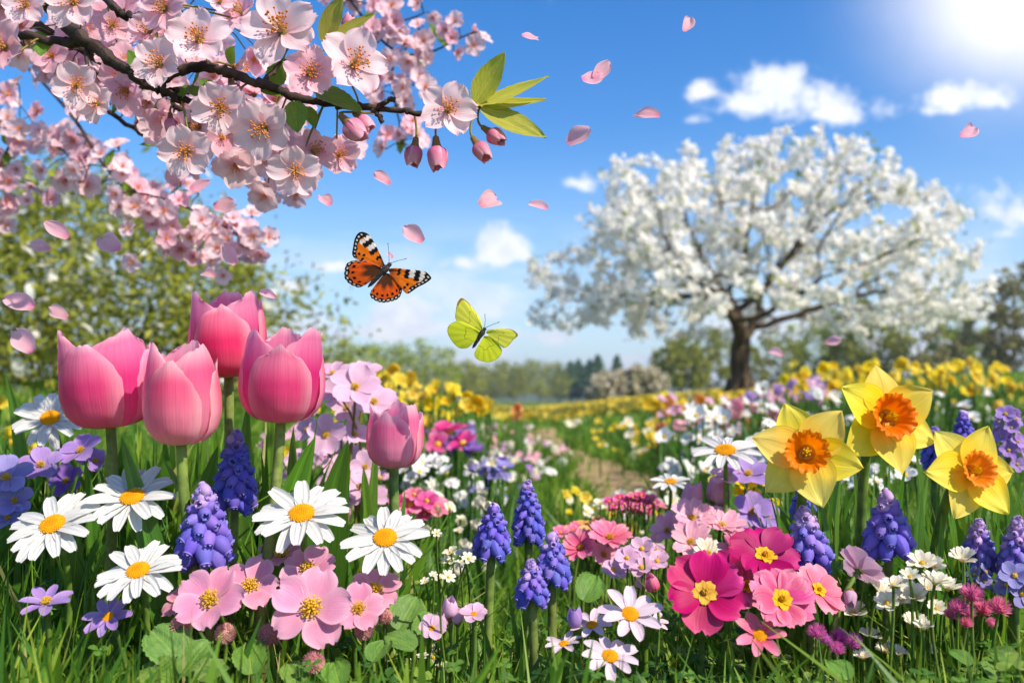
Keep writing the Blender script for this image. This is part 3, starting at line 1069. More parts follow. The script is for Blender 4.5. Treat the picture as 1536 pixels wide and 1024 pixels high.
def ground_cover(n, seed):
    r = np.random.default_rng(seed)
    V, Fq, UV = [], [], []
    cnt = 0
    while cnt < n:
        y = r.uniform(0.55, 1.35)
        x = y * r.uniform(-0.62, 0.62)
        px = 768 + F * x / y
        if px < 220 and r.random() < 0.7:
            continue
        g = gz(x, y)
        zmax = CAM_H - (float(py_limit(px, y)) + 25 - 600) / F * y
        z = g + r.uniform(0.05, 0.22)
        if z > zmax:
            z = zmax - r.uniform(0, 0.03)
        if z < g + 0.01:
            continue
        tone = r.random()
        s = r.uniform(0.004, 0.008)
        tl = r.uniform(-0.5, 0.5, 2)
        for k in range(3):
            a = k * 2.094 + tone * 6
            c, sn = math.cos(a), math.sin(a)
            i = len(V)
            pts = [(0, 0), (-.45, .5), (-.55, 1.0), (-.2, 1.32), (0, 1.24), (.2, 1.32), (.55, 1.0), (.45, .5)]
            for (u_, v_) in pts:
                X_, Y_ = (u_ * c - v_ * sn) * s, (u_ * sn + v_ * c) * s
                V.append((x + X_, y + Y_, z + X_ * tl[0] + Y_ * tl[1] + 0.25 * s * abs(u_)))
                UV.append((tone, v_))
            Fq.append(tuple(range(i, i + 8)))
        cnt += 1
    mb = MB()
    mb.add(V, Fq, UV)
    return mb.mesh('ground_cover', m_cover, smooth=False)


structure('ground_cover', ground_cover(2600, 9), 'stuff')

# ------------------------------------------------------------------ flower parts shared by the copies
PROTO = {}


def proto(key, fn, mats, smooth=True):
    if key not in PROTO:
        b = MB()
        fn(b)
        PROTO[key] = b.mesh(key, mats, smooth)
    return PROTO[key]


def stem_to(root, base, head, n, rad, m, name='stem', sag=0.3, seed=0, r0=None, seg=8):
    """curved stem from the root of a plant to the back of its flower"""
    r = random.Random(seed)
    b0, h = Vector((0, 0, -0.02)), Vector(head) - Vector(base)
    L = h.length
    p1 = b0 + Vector((r.uniform(-.1, .1) * L, r.uniform(-.1, .1) * L, 0.45 * L))
    p2 = h - Vector(n).normalized() * L * sag
    b = MB()
    pts = bez(b0, p1, p2, h, 14)
    rr = np.linspace(r0 or rad * 1.15, rad, 15)
    b.put(tube(pts, rr, seg))
    return obj(name, b.mesh(name, m), root)


def base_under(head, n, seed=0, back=0.03):
    r = random.Random(seed)
    x = head.x - n.x * back + r.uniform(-.012, .012)
    y = head.y - n.y * back + r.uniform(-.008, .012)
    return Vector((x, y, gz(x, y)))


def disk_fn(mi=0, k=170, dome=0.35):
    def fn(b):
        b.put(lathe([(0.0, dome * 1.0), (0.3, dome * 0.95), (0.6, dome * 0.72), (0.85, dome * 0.35), (0.97, 0.0), (0.9, -0.15), (0, -0.2)], 20), mi=mi)
        for i in range(k):
            f = (i + 0.5) / k
            rr = math.sqrt(f) * 0.97
            a = i * 2.39996
            z = dome * (1 - rr ** 2) * 1.0 + 0.01
            s = 0.058 + 0.02 * f
            geo = lathe([(0, s * 1.5), (s * 0.8, s * 0.8), (s, -s * 0.6)], 5)
            b.put(geo, Tr((rr * math.cos(a), rr * math.sin(a), z)) @ Rz(a) @ Ry(rr * 0.7), 1 if (f < 0.22 or (i * 7) % 11 == 0) else mi)
    return fn


def stamen_fn(nf=26, L=0.42, spread=0.75, mi=(0, 1), seed=1, thick=0.010, anth=0.03):
    def fn(b):
        r = random.Random(seed)
        for i in range(nf):
            a = i * 2.39996 + r.uniform(-.2, .2)
            tl = spread * math.sqrt((i + 0.6) / nf) * r.uniform(0.8, 1.15)
            l = L * r.uniform(0.72, 1.1)
            tip = Vector((math.sin(tl) * math.cos(a), math.sin(tl) * math.sin(a), math.cos(tl))) * l
            midp = Vector((tip.x * 0.4, tip.y * 0.4, tip.z * 0.58))
            b.put(tube([(tip.x * 0.08, tip.y * 0.08, 0), midp, tip], [thick * 1.2, thick, thick * 0.8], 4), mi=mi[0])
            s = anth * r.uniform(0.8, 1.2)
            b.put(lathe([(0, s), (s * 0.75, s * 0.3), (s * 0.75, -s * 0.4), (0, -s)], 6), Tr(tip) @ Ry(r.uniform(0, 1)), mi[1])
    return fn


def calyx_fn(b):
    b.put(lathe([(0, -0.55), (0.12, -0.5), (0.16, -0.3), (0.25, -0.12), (0.42, 0.0), (0.4, 0.02), (0, 0.02)], 10))
    for k in range(5):
        b.put(petal(0.55, 0.26, (0.15, 1, 0.8, 0.9), 0.2, -0.2, 0.2, nu=4, nv=5), Rz(k * 1.2566) @ Tr((0, 0.2, -0.06)))


SHAPES = {
    # shape, width ratio, cup, e0, bend, notch, tipr, ruffle, groove
    'daisy': dict(W=0.38, shape=(0.14, 0.90, 0.95, 0.55), cup=0.22, e0=0.12, bend=-0.30, notch=0.03, tipr=0.03, groove=0.036, nu=12, nv=9, ruf=0.012),
    'blush': dict(W=0.46, shape=(0.10, 0.88, 1.1, 0.7), cup=0.3, e0=0.25, bend=-0.25, notch=0.02, tipr=0.05, groove=0.02, nu=8, nv=9, ruf=0.02),
    'cherry': dict(W=0.92, shape=(0.05, 0.86, 1.15, 0.75), cup=0.30, e0=0.42, bend=-0.25, notch=0.10, tipr=0.07, ruf=0.055, rfreq=2.4, nu=12, nv=12),
    'primrose': dict(W=0.96, shape=(0.06, 0.86, 1.3, 0.85), cup=0.18, e0=0.45, bend=-0.55, notch=0.13, tipr=0.06, ruf=0.035, rfreq=1.7, nu=10, nv=10),
    'five': dict(W=0.88, shape=(0.06, 0.86, 1.2, 0.8), cup=0.25, e0=0.35, bend=-0.3, notch=0.07, tipr=0.07, ruf=0.03, rfreq=1.6, nu=8, nv=8),
    'cosmos': dict(W=0.6, shape=(0.08, 0.82, 1.2, 0.75), cup=0.25, e0=0.5, bend=-0.35, notch=0.08, tipr=0.03, groove=0.02, ruf=0.03, rfreq=2.2, nu=9, nv=8),
    'narrow': dict(W=0.42, shape=(0.10, 0.88, 1.0, 0.7), cup=0.2, e0=0.25, bend=-0.25, notch=0.05, tipr=0.04, groove=0.02, nu=6, nv=7),
    'tepal': dict(W=0.88, shape=(0.13, 1.0, 0.88, 0.86), cup=0.14, e0=0.12, bend=-0.12, tipr=-0.04, ruf=0.028, rfreq=1.4, groove=0.014, nu=10, nv=12),
    'creamcup': dict(W=0.56, shape=(0.08, 0.80, 1.2, 0.75), cup=0.35, e0=0.75, bend=-0.35, notch=0.10, tipr=0.03, groove=0.02, ruf=0.04, rfreq=2.4, nu=6, nv=6),
    'small': dict(W=0.8, shape=(0.08, 0.84, 1.1, 0.7), cup=0.3, e0=0.4, bend=-0.3, notch=0.05, tipr=0.05, nu=4, nv=4),
}


def petal_proto(kind, m, var, nu=None, nv=None):
    d = dict(SHAPES[kind])
    W = d.pop('W')
    r = np.random.default_rng(1000 + var * 13)
    d['bend'] += r.uniform(-.15, .15)
    d['e0'] += r.uniform(-.08, .08)
    W *= r.uniform(0.93, 1.07)
    d['twist'] = r.uniform(-.25, .25)

    def fn(b):
        b.put(petal(1.0, W, seed=var, **d))
    return proto('%s_petal_%s_%d' % (kind, m.name, var), fn, [m])


def put_petals(root, HM, kind, m, n, size, seed, r0=0.06, jit=0.10, nvar=4, rows=None, name='petal', drop=0.0, skip=()):
    r = random.Random(seed)
    for k in range(n):
        if k in skip:
            continue
        a = k * 2 * math.pi / n + r.uniform(-jit, jit)
        lift = r.uniform(-.10, .10) + (0.06 if k % 2 else 0)
        if r.random() < drop:
            lift -= 0.35
        s = size * r.uniform(0.92, 1.06)
        M = HM @ Rz(a) @ Tr((0, r0 * size, (k % 2) * 0.012 * size)) @ Rx(lift) @ Ry(r.uniform(-.12, .12)) @ Sc(s * (1 - r0), s * (1 - r0), s)
        obj(name, petal_proto(kind, m, (k + seed) % nvar), root, M)


def strap(base, tip, width, bulge=(0, 0, 0), fold=0.5, twist=0.3, n=16, blunt=0.0, face=0.0, rise=0.55):
    """long leaf from base to tip with a folded midrib"""
    b0, t0 = Vector(base), Vector(tip)
    h = t0 - b0
    p1 = b0 + Vector((h.x * 0.12, h.y * 0.12, h.z * rise)) + Vector(bulge) * 0.5
    p2 = b0 + Vector((h.x * 0.55, h.y * 0.55, h.z * (0.75 + 0.15 * rise))) + Vector(bulge)
    pts = bez(b0, p1, p2, t0, n)
    T = np.gradient(pts, axis=0)
    T /= np.linalg.norm(T, axis=1)[:, None] + 1e-9
    V, UV = [], []
    for i in range(n + 1):
        t = i / n
        a = face + twist * t
        side = np.array([math.cos(a), math.sin(a), 0])
        side = side - T[i] * side.dot(T[i])
        side /= np.linalg.norm(side) + 1e-9
        nr = np.cross(side, T[i])
        w_ = width * 0.5 * max(0.015, (0.55 + 0.9 * t - 0.45 * t * t) if t < 0.5 else (1 - t) ** (0.72 - blunt) * 0.8875 / 0.5 ** (0.72 - blunt))
        for s in (-1, -0.55, 0, 0.55, 1):
            V.append(pts[i] + side * s * w_ + nr * (abs(s) - 0.4) * fold * w_ * (1 - 0.5 * t))
            UV.append((s * 0.5 + 0.5, t))
    return np.array(V), gridf(4, n), np.array(UV)


def leaf_part(root, base, tip, width, m=None, name='leaf', **kw):
    b = MB()
    o = root.location
    b.put(strap(Vector(base) - o, Vector(tip) - o, width, **kw))
    return obj(name, b.mesh(name, m or M_LEAF), root)


# ------------------------------------------------------------------ tulips
TP_T = [0, 0.06, 0.14, 0.28, 0.45, 0.62, 0.8, 1.0]
TP_R = [0.10, 0.40, 0.66, 0.90, 1.0, 0.99, 0.92, 0.80]
TP_Z = [0, 0.015, 0.06, 0.20, 0.40, 0.60, 0.81, 1.03]
TW_T = [0, 0.08, 0.2, 0.35, 0.5, 0.65, 0.78, 0.88, 0.95, 0.985, 1.0]
TW_W = [0.14, 0.46, 0.74, 0.90, 0.95, 0.94, 0.87, 0.74, 0.57, 0.44, 0.34]


def smooth_interp(x, xp, fp):
    xx = np.linspace(0, 1, 401)
    f = np.interp(xx, xp, fp)
    k = np.ones(25) / 25
    fpad = np.concatenate([np.full(12, f[0]), f, np.full(12, f[-1])])
    return np.interp(x, xx, np.convolve(fpad, k, 'valid'))


def tulip_petal(inner, open_, var, nu=14, nv=18):
    r = np.random.default_rng(300 + var)
    s = np.linspace(-1, 1, nu + 1)
    t = np.linspace(0, 1, nv + 1)
    T, S = np.meshgrid(t, s, indexing='ij')
    rad = smooth_interp(t, TP_T, TP_R) + open_ * np.maximum(t - 0.35, 0) ** 1.5 + r.uniform(-.04, .06) * np.maximum(t - .5, 0) * 2
    z = smooth_interp(t, TP_T, TP_Z)
    wd = smooth_interp(t, TW_T, TW_W) * (0.98 if inner else 0.94) * r.uniform(0.95, 1.04)
    if inner:
        rad = rad * 0.88
        z = z * r.uniform(1.02, 1.09)
    else:
        z = z * r.uniform(0.84, 0.95)
    ang = S * (wd / np.maximum(rad, 0.25))[:, None]
    # each petal is itself cupped more than the whole flower, edges turned in on the outer ring
    rr = rad[:, None] * (1.05 - (0.13 if not inner else 0.05) * S ** 2 * (0.4 + 0.6 * T)) + 0.02 * np.sin(S * 4 + T * 5 + var) * T \
        + 0.030 * np.exp(-(S / 0.16) ** 2) * np.sin(np.pi * T) * (0.6 if inner else 1)
    tipw = np.exp(-((T - 1) / 0.09) ** 2)
    rr = rr + tipw * (0.07 * r.uniform(-0.6, 1.3)) + 0.02 * np.sin(S * 8 + var * 2) * T ** 5
    zz = z[:, None] + 0.022 * np.sin(S * 5 + var * 1.7) * T ** 3 + 0.012 * np.sin(S * 13 + var) * T ** 8 - 0.05 * S ** 2 * T ** 2 - 0.075 * S ** 2 * T ** 8
    a = ang + np.pi / 2
    V = np.stack([rr * np.cos(a), rr * np.sin(a), zz], -1)
    return V.reshape(-1, 3), gridf(nu, nv)[:, ::-1], np.stack([S * .5 + .5, T], -1).reshape(-1, 2)


def tulip(label, px, py, hpx, wpx, d, rot, seed, open_=0.0, m=None, lean=(0, 0), leaves=()):
    n = Vector((lean[0], lean[1], 1)).normalized()
    head = P(px, py, d)
    base = base_under(head, n, seed, 0.05)
    t0 = thing('tulip', label, 'tulip', base, 'pink tulips')
    stem_to(t0, base, head, n, 0.0042, M_STEMD, sag=0.35, seed=seed, r0=0.0052)
    H, Rd = hpx / F * d * 0.97, wpx / F * d * 0.455
    HM = Tr(head - base) @ frame(n, rot)
    for k in range(6):
        inner = k % 2
        me = proto('tulip_petal_%d_%d_%d_%s' % (inner, (k + seed) % 5, int(open_ * 100), (m or M_TULIP).name), lambda b: b.put(tulip_petal(inner, open_, (k + seed) % 5)), [m or M_TULIP])
        obj('petal', me, t0, HM @ Rz(k * math.pi / 3) @ Sc(Rd, Rd, H))
    for (bx, by, tx, ty, dd, wdt, blg, tw, fc) in leaves:
        bp = P(bx, by, dd)
        bp.z = gz(bp.x, bp.y)
        leaf_part(t0, bp, P(tx, ty, dd + random.uniform(-.04, .04)), wdt * 1.25, bulge=blg, twist=tw, face=fc, fold=0.55)
    return t0


tulip('large deep pink tulip at the far left, beside the daisy behind it', 166, 641, 139, 150, 0.74, 0.92, 1, 0.15, lean=(-0.06, -0.12), leaves=[
    (300, 1000, 182, 655, 0.72, 0.021, (-0.01, -0.01, 0), 0.5, 0.2), (150, 980, 128, 690, 0.84, 0.016, (0, 0, 0), 0.4, 0.6), (60, 1000, 8, 560, 0.92, 0.02, (0, 0, 0), 0.3, -0.4)])
tulip('paler pink tulip in front, lowest of the four large tulips', 272, 667, 144, 122, 0.70, 1.05, 2, 0.05, M_TULIP2, lean=(0.0, -0.08), leaves=[
    (330, 1010, 246, 690, 0.76, 0.017, (0.01, 0, 0), 0.6, 0.3), (262, 1000, 327, 668, 0.78, 0.026, (0.0, 0.0, 0), 0.4, -0.2), (205, 950, 203, 672, 0.82, 0.018, (0, 0, 0), 0.3, 0.3)])
tulip('tallest pink tulip, standing behind the other large ones', 343, 566, 123, 122, 0.80, 1.17, 3, 0.10, lean=(-0.03, -0.10), leaves=[
    (352, 980, 372, 605, 0.90, 0.021, (0, 0, 0), 0.3, 0.2), (330, 980, 318, 640, 0.93, 0.016, (0, 0, 0), 0.5, -0.1), (400, 980, 407, 590, 0.95, 0.018, (0, 0, 0), 0.4, 0.5)])
tulip('pink tulip right of the tallest one, above the large daisy', 421, 633, 134, 136, 0.73, 1.22, 4, 0.12, lean=(0.05, -0.10), leaves=[
    (395, 1000, 473, 655, 0.74, 0.034, (-0.006, -0.01, 0), 0.35, 0.1), (430, 1000, 440, 640, 0.84, 0.017, (0, 0, 0), 0.3, 0.4), (462, 990, 522, 660, 0.80, 0.036, (0.0, 0, 0), 0.3, 0.0)])
tulip('small pink tulip standing apart, right of the pale pink flower cluster', 591, 701, 93, 92, 0.80, 0.95, 5, 0.2, M_TULIP2, lean=(0.02, -0.12), leaves=[
    (560, 1000, 545, 700, 0.86, 0.02, (0, 0, 0), 0.4, 0.1), (590, 1000, 607, 735, 0.88, 0.014, (0, 0, 0), 0.4, 0.5), (545, 980, 568, 640, 0.98, 0.015, (0, 0, 0), 0.4, 0.5)])


# ------------------------------------------------------------------ daisies
def daisy(label, px, py, rpx, d, tilt, yaw, seed, n=17, m=None, kind='daisy', diskr=0.275, group='large white daisies', name='daisy', cat='daisy', jit=0.08, drop=0.1):
    nn = facing(tilt, yaw)
    head = P(px, py, d)
    size = rpx / F * d
    base = base_under(head, nn, seed, 0.035)
    t0 = thing(name, label, cat, base, group)
    HM = Tr(head - base) @ frame(nn, seed * 1.7)
    stem_to(t0, base, head - nn * size * 0.12, nn, 0.0024, M_STEM, seed=seed)
    put_petals(t0, HM, kind, m or M_DAISY, n, size, seed, r0=0.16, jit=jit, nvar=6, drop=drop)
    obj('flower_centre', proto('daisy_disc', disk_fn(), [M_DISK, M_DISK2]), t0, HM @ Tr((0, 0, size * 0.05)) @ Sc(size * diskr, size * diskr, size * diskr * 0.9))
    obj('calyx', proto('calyx', calyx_fn, [M_STEM]), t0, HM @ Tr((0, 0, -size * 0.02)) @ Sc(size * 0.34, size * 0.34, size * 0.3))
    return t0


daisy('big white daisy near the left edge, largest of the lower left daisies', 80, 788, 69, 0.68, 50, -6, 1, 16)
daisy('white daisy under the leftmost big tulip, highest of the front left daisies', 199, 747, 65, 0.70, 54, 4, 2, 17)
daisy('white daisy just above the pair of small lilac flowers, lowest daisy on the left', 208, 857, 63, 0.66, 56, -4, 3, 17)
daisy('white daisy right of the taller grape hyacinth pair, above the pink primroses', 453, 772, 71, 0.70, 54, 2, 4, 16)
daisy('white daisy below the small solitary tulip, farthest right of the front daisies', 578, 808, 65, 0.70, 48, 6, 5, 15)
daisy('white daisy half hidden behind the leftmost tulip', 76, 628, 54, 0.88, 40, 8, 6, 15, diskr=0.26)
daisy('white daisy left of the daffodils, standing tall over the meadow', 1088, 677, 52, 0.98, 62, -14, 7, 12, diskr=0.30, drop=0.25)
daisy('small white daisy facing the sky, right of the path', 1006, 723, 31, 1.15, 72, -12, 8, 12, diskr=0.3)
for (lab, px, py, rp, d, tl, yw, sd, n) in [
        ('pale pink daisy like flower, upper right and most open of the blush group', 945, 922, 50, 0.66, 50, 8, 11, 9),
        ('pale blush daisy like flower at the bottom of the blush group', 915, 985, 47, 0.64, 58, 6, 12, 9),
        ('blush daisy like flower seen side on behind the open one', 888, 938, 34, 0.68, 66, -30, 13, 8),
        ('small blush flower turned sideways, leftmost of the blush group', 846, 966, 30, 0.67, 74, -35, 14, 8),
        ('blush flower peeping out behind the right of the open one', 978, 932, 26, 0.72, 60, 35, 15, 8)]:
    daisy(lab, px, py, rp, d, tl, yw, sd, n, M_BLUSH, 'blush', 0.27, 'blush daisy flowers', 'blush_daisy', 'flower', drop=0.15)


# ------------------------------------------------------------------ open flowers with five to eight petals
def open_flower(label, px, py, rpx, d, tilt, yaw, seed, kind, m, n=5, centre='stamens', name='primrose', cat='flower', group=None, crad=0.2, stem=0.0019, stemm=None, nvar=4, extra=None, jit=0.1, drop=0.0, r0=0.07, leaves=0):
    nn = facing(tilt, yaw)
    head = P(px, py, d)
    size = rpx / F * d
    base = base_under(head, nn, seed, 0.03)
    t0 = thing(name, label, cat, base, group)
    HM = Tr(head - base) @ frame(nn, seed * 1.3)
    stem_to(t0, base, head - nn * size * 0.2, nn, stem, stemm or M_STEM, seed=seed)
    put_petals(t0, HM, kind, m, n, size, seed, r0=r0, jit=jit, nvar=nvar, drop=drop)
    if extra:
        put_petals(t0, HM @ Tr((0, 0, size * 0.05)) @ Rz(math.pi / n), kind, m, n, size * extra, seed + 3, r0=r0, jit=jit, nvar=nvar)
    if centre == 'stamens':
        obj('stamens', proto('yellow_stamens', stamen_fn(64, 1.0, 1.05, (0, 0), 3, 0.035, 0.10), [M_STAMEN]), t0, HM @ Tr((0, 0, size * 0.03)) @ Sc(size * crad))
    elif centre == 'star':
        def star(b):
            for k in range(5):
                b.put(petal(1.0, 0.85, (0.22, 0.92, 1.1, 0.8), 0.2, 0.25, -0.3, notch=0.16, tipr=0.02, ruf=0.03, nu=8, nv=7, seed=k), Rz(k * 1.2566))
            for k in range(6):
                a = k * 1.05
                b.put(lathe([(0, 0.4), (0.10, 0.32), (0.12, 0.1), (0.1, -0.05)], 6), Tr((0.15 * math.cos(a), 0.15 * math.sin(a), 0.0)))
        obj('flower_eye', proto('primrose_eye', star, [M_EYE]), t0, HM @ Tr((0, 0, size * 0.085)) @ Sc(size * crad))
    else:
        obj('flower_centre', proto('daisy_disc', disk_fn(), [M_DISK, M_DISK2]), t0, HM @ Tr((0, 0, size * 0.05)) @ Sc(size * crad))
    obj('calyx', proto('calyx', calyx_fn, [M_STEM]), t0, HM @ Tr((0, 0, -size * 0.03)) @ Sc(size * 0.32))
    return t0


G = 'pink primroses at the lower left'
for i, (lab, px, py, rp, d, tl, yw) in enumerate([
        ('pink primrose at the left front of its cluster, over the round leaves', 318, 902, 56, 0.660, 38, -8),
        ('pink primrose just above and right of the left front one', 376, 881, 47, 0.685, 40, 10),
        ('largest pink primrose, at the front centre of the cluster', 468, 915, 63, 0.640, 34, 4),
        ('pink primrose tucked behind the largest one', 464, 857, 48, 0.700, 52, -4),
        ('pink primrose half hidden right of the largest one', 537, 915, 41, 0.668, 40, 20),
        ('pink primrose at the right end of the cluster, below the right daisy', 562, 887, 42, 0.695, 52, 24),
        ('pink primrose at the back of the cluster, under the tall daisy', 424, 834, 42, 0.725, 60, -14),
        ('pink primrose at the left end, half covered by the left front one', 272, 905, 32, 0.690, 45, -40)]):
    open_flower(lab, px, py, rp, d, tl, yw, 20 + i, 'primrose', M_PRIM, 5 if i != 2 else 5, group=G, crad=0.32)

G = 'magenta and rose primroses at the lower right'
open_flower('large magenta primrose with a star shaped yellow eye', 1057, 890, 64, 0.66, 32, -8, 41, 'primrose', M_MAG, 6, 'star', group=G, crad=0.33)
open_flower('dark crimson primrose with yellow eye, highest of the magenta group', 1147, 836, 56, 0.70, 52, 6, 42, 'primrose', M_CRIM, 6, 'star', group=G, crad=0.33)
open_flower('rose pink striped primrose with many overlapping petals', 1171, 901, 54, 0.655, 38, 8, 43, 'primrose', M_ROSE, 8, 'star', group=G, crad=0.36)
open_flower('coral primrose half hidden behind the striped one', 1226, 886, 46, 0.69, 40, 28, 44, 'primrose', M_CORAL, 6, 'star', group=G, crad=0.28)
open_flower('small coral pink flower with narrow petals, lowest of the magenta group', 1140, 954, 42, 0.64, 48, -2, 45, 'blush', M_CORAL, 7, 'disc', group=G, crad=0.27)
open_flower('magenta primrose mostly hidden between the large and the crimson one', 1098, 862, 44, 0.73, 40, -20, 46, 'primrose', M_MAG, 5, 'star', group=G, crad=0.3)
open_flower('rose primrose hidden behind the crimson and striped ones', 1118, 880, 40, 0.70, 34, 14, 47, 'primrose', M_ROSE, 6, 'star', group=G, crad=0.3)

open_flower('lilac flower with half closed petals at the lower left edge', 70, 905, 40, 0.66, 66, 8, 51, 'blush', M_LILAC, 7, group='small lilac flowers', crad=0.24, name='lilac_flower')
open_flower('round lilac flower beside the half closed one, flat and fully open', 163, 926, 37, 0.65, 46, -4, 52, 'blush', M_LILAC, 8, 'disc', group='small lilac flowers', crad=0.24, name='lilac_flower')
G = 'violet flowers at the left edge'
for i, (lab, px, py, rp, d, tl, yw, m) in enumerate([
        ('blue violet flower cut by the left edge', 10, 718, 40, 0.80, 40, 14, M_BLUEV),
        ('blue violet flower below the one at the left edge', 22, 752, 30, 0.79, 36, 20, M_BLUEV),
        ('lilac flower with orange centre left of the tulip leaf', 62, 699, 36, 0.84, 48, 10, M_LILAC),
        ('lilac flower under the hidden daisy, touching the tulip stem', 122, 677, 34, 0.86, 50, -8, M_LILAC),
        ('lilac flower right of the long tulip leaf', 143, 692, 26, 0.88, 44, 30, M_LILAC),
        ('violet flower in shade behind the long tulip leaf', 100, 722, 28, 0.90, 30, 0, M_PURPLE),
        ('blue violet flower low at the left edge', 12, 778, 26, 0.78, 50, 10, M_BLUEV)]):
    open_flower(lab, px, py, rp, d, tl, yw, 60 + i, 'five', m, 5, group=G, crad=0.22, name='violet')


# ------------------------------------------------------------------ grape hyacinths
def bell_fn(mi, lip):
    def fn(b):
        b.put(lathe([(0.02, 1.0), (0.28, 0.96), (0.50, 0.80), (0.62, 0.52), (0.62, 0.22), (0.52, -0.08), (0.38, -0.26), (0.34, -0.32)], 14), mi=mi)
        b.put(lathe([(0.34, -0.32), (0.44, -0.40), (0.42, -0.42), (0.28, -0.33), (0.22, 0.0)], 12), mi=lip)
        for k in range(6):
            a = k * 1.0472
            b.put(petal(0.2, 0.22, (0.2, 0.95, 1, 0.7), 0.2, 0.2, 0.5, nu=3, nv=3), Tr((0.36 * math.cos(a), 0.36 * math.sin(a), -0.36)) @ Rz(a - math.pi / 2) @ Rx(math.pi + 0.7), lip)
    return fn


def muscari(label, px, top, bot, wpx, d, seed, palette='deep', lean=0.0, nb=None, leaves=2):
    r = random.Random(seed)
    cb, ct = P(px, bot, d), P(px + lean * (bot - top), top, d - 0.004)
    ax = (ct - cb)
    Ls = ax.length
    ax.normalize()
    base = Vector((cb.x + r.uniform(-.01, .01), cb.y + 0.012, 0))
    base.z = gz(base.x, base.y)
    t0 = thing('grape_hyacinth', label, 'grape hyacinth', base, 'grape hyacinths')
    pts = bez((0, 0, -0.02), (0, 0, (cb.z - base.z) * 0.5), cb - base - ax * 0.03, cb - base + ax * 0.004, 8)
    pts = np.vstack([pts, np.array(ct - base - ax * 0.004)])
    b = MB()
    b.put(tube(pts, [0.0036] * 9 + [0.0014], 8))
    obj('stem', b.mesh('stem', M_STEMD), t0)
    me_low = proto('bell_deep', bell_fn(0, 1), [M_BELL, M_BELLLIP])
    me_mid = proto('bell_violet', bell_fn(0, 1), [M_BELLV, M_BELLLIP])
    me_top = proto('bell_pale', bell_fn(0, 1), [M_BELLP, M_BELLP])
    Rm = wpx / F * d * 0.55
    nb = nb or int(40 * min(1.25, Ls / (2 * Rm) / 1.25 + 0.1))
    side = ax.orthogonal().normalized()
    bi = ax.cross(side)
    for i in range(nb):
        f = i / (nb - 1)
        a = i * 2.39996 + r.uniform(-.2, .2)
        h = 0.04 + 0.93 * f ** 1.08
        prof = (1 - max(0, (h - 0.22)) / 0.80) ** 0.55 if h > 0.22 else 0.88 + 0.12 * h / 0.22
        sc = Rm * (0.41 - 0.15 * f) * r.uniform(0.9, 1.1)
        rad = max(Rm * prof - sc * 0.95, 0.0006)
        out = side * math.cos(a) + bi * math.sin(a)
        droop = 1.7 - 2.3 * f + r.uniform(-.12, .12)     # hanging low down, upright at the top
        dirm = (out + side * r.uniform(-.25, .25) - ax * droop).normalized()              # the mouth points this way
        pos = cb + ax * (h * Ls) + out * rad
        tone = f + r.uniform(-.12, .12)
        lim = {'deep': (0.74, 0.97), 'violet': (0.35, 0.78), 'pale': (0.12, 0.62)}[palette]
        me = me_low if tone < lim[0] else (me_mid if tone < lim[1] else me_top)
        obj('bell', me, t0, Tr(pos - base) @ frame(-dirm, r.uniform(0, 6)) @ Sc(sc * 0.98, sc * 0.98, sc * r.uniform(1.12, 1.35)))
    for k in range(leaves):
        s = r.choice((-1, 1))
        tip = cb + Vector((s * r.uniform(.02, .05), r.uniform(-.01, .03), r.uniform(-.05, .01)))
        leaf_part(t0, base + Vector((s * 0.008, 0.01, 0)), tip, r.uniform(0.006, 0.009), m=M_LEAF2, bulge=(s * .012, 0, .01), twist=r.uniform(-.6, .6), face=r.uniform(-.5, .5), n=12)
    return t0


muscari('tall deep blue grape hyacinth between the tulip stems', 352, 645, 768, 78, 0.76, 1, 'deep', 0.02)
muscari('violet grape hyacinth with pale tip left of the tulip stems', 308, 727, 850, 96, 0.70, 2, 'violet', -0.02)
muscari('deep blue grape hyacinth, leftmost of the central four', 737, 756, 836, 67, 0.74, 3, 'deep', 0.06)
muscari('tallest of the central four deep blue grape hyacinths', 793, 721, 816, 58, 0.80, 4, 'deep', -0.02)
muscari('grape hyacinth with pinkish tip, rightmost of the central four', 828, 799, 879, 66, 0.73, 5, 'violet', 0.02)
muscari('smallest and lowest of the central four grape hyacinths', 798, 840, 907, 60, 0.69, 6, 'violet', -0.03)
muscari('lilac grape hyacinth right behind the crimson primrose', 1216, 760, 856, 80, 0.73, 7, 'pale', -0.12)
muscari('large violet grape hyacinth under the highest daffodil', 1333, 737, 836, 84, 0.74, 8, 'violet', -0.03)
muscari('slim lilac grape hyacinth below the right daffodil', 1468, 778, 852, 58, 0.76, 9, 'pale', 0.0)
muscari('grape hyacinth with rosy tip cut by the right edge', 1521, 774, 872, 60, 0.74, 10, 'pale', 0.05)
muscari('deep blue grape hyacinth behind the right daffodil', 1447, 616, 690, 48, 1.0, 11, 'deep', -0.04)
muscari('dark blue grape hyacinth half hidden below the left daffodil', 1204, 728, 775, 44, 0.86, 12, 'deep')
muscari('pale blue grape hyacinth half hidden between the two right daffodils', 1402, 640, 700, 46, 1.02, 13, 'deep')


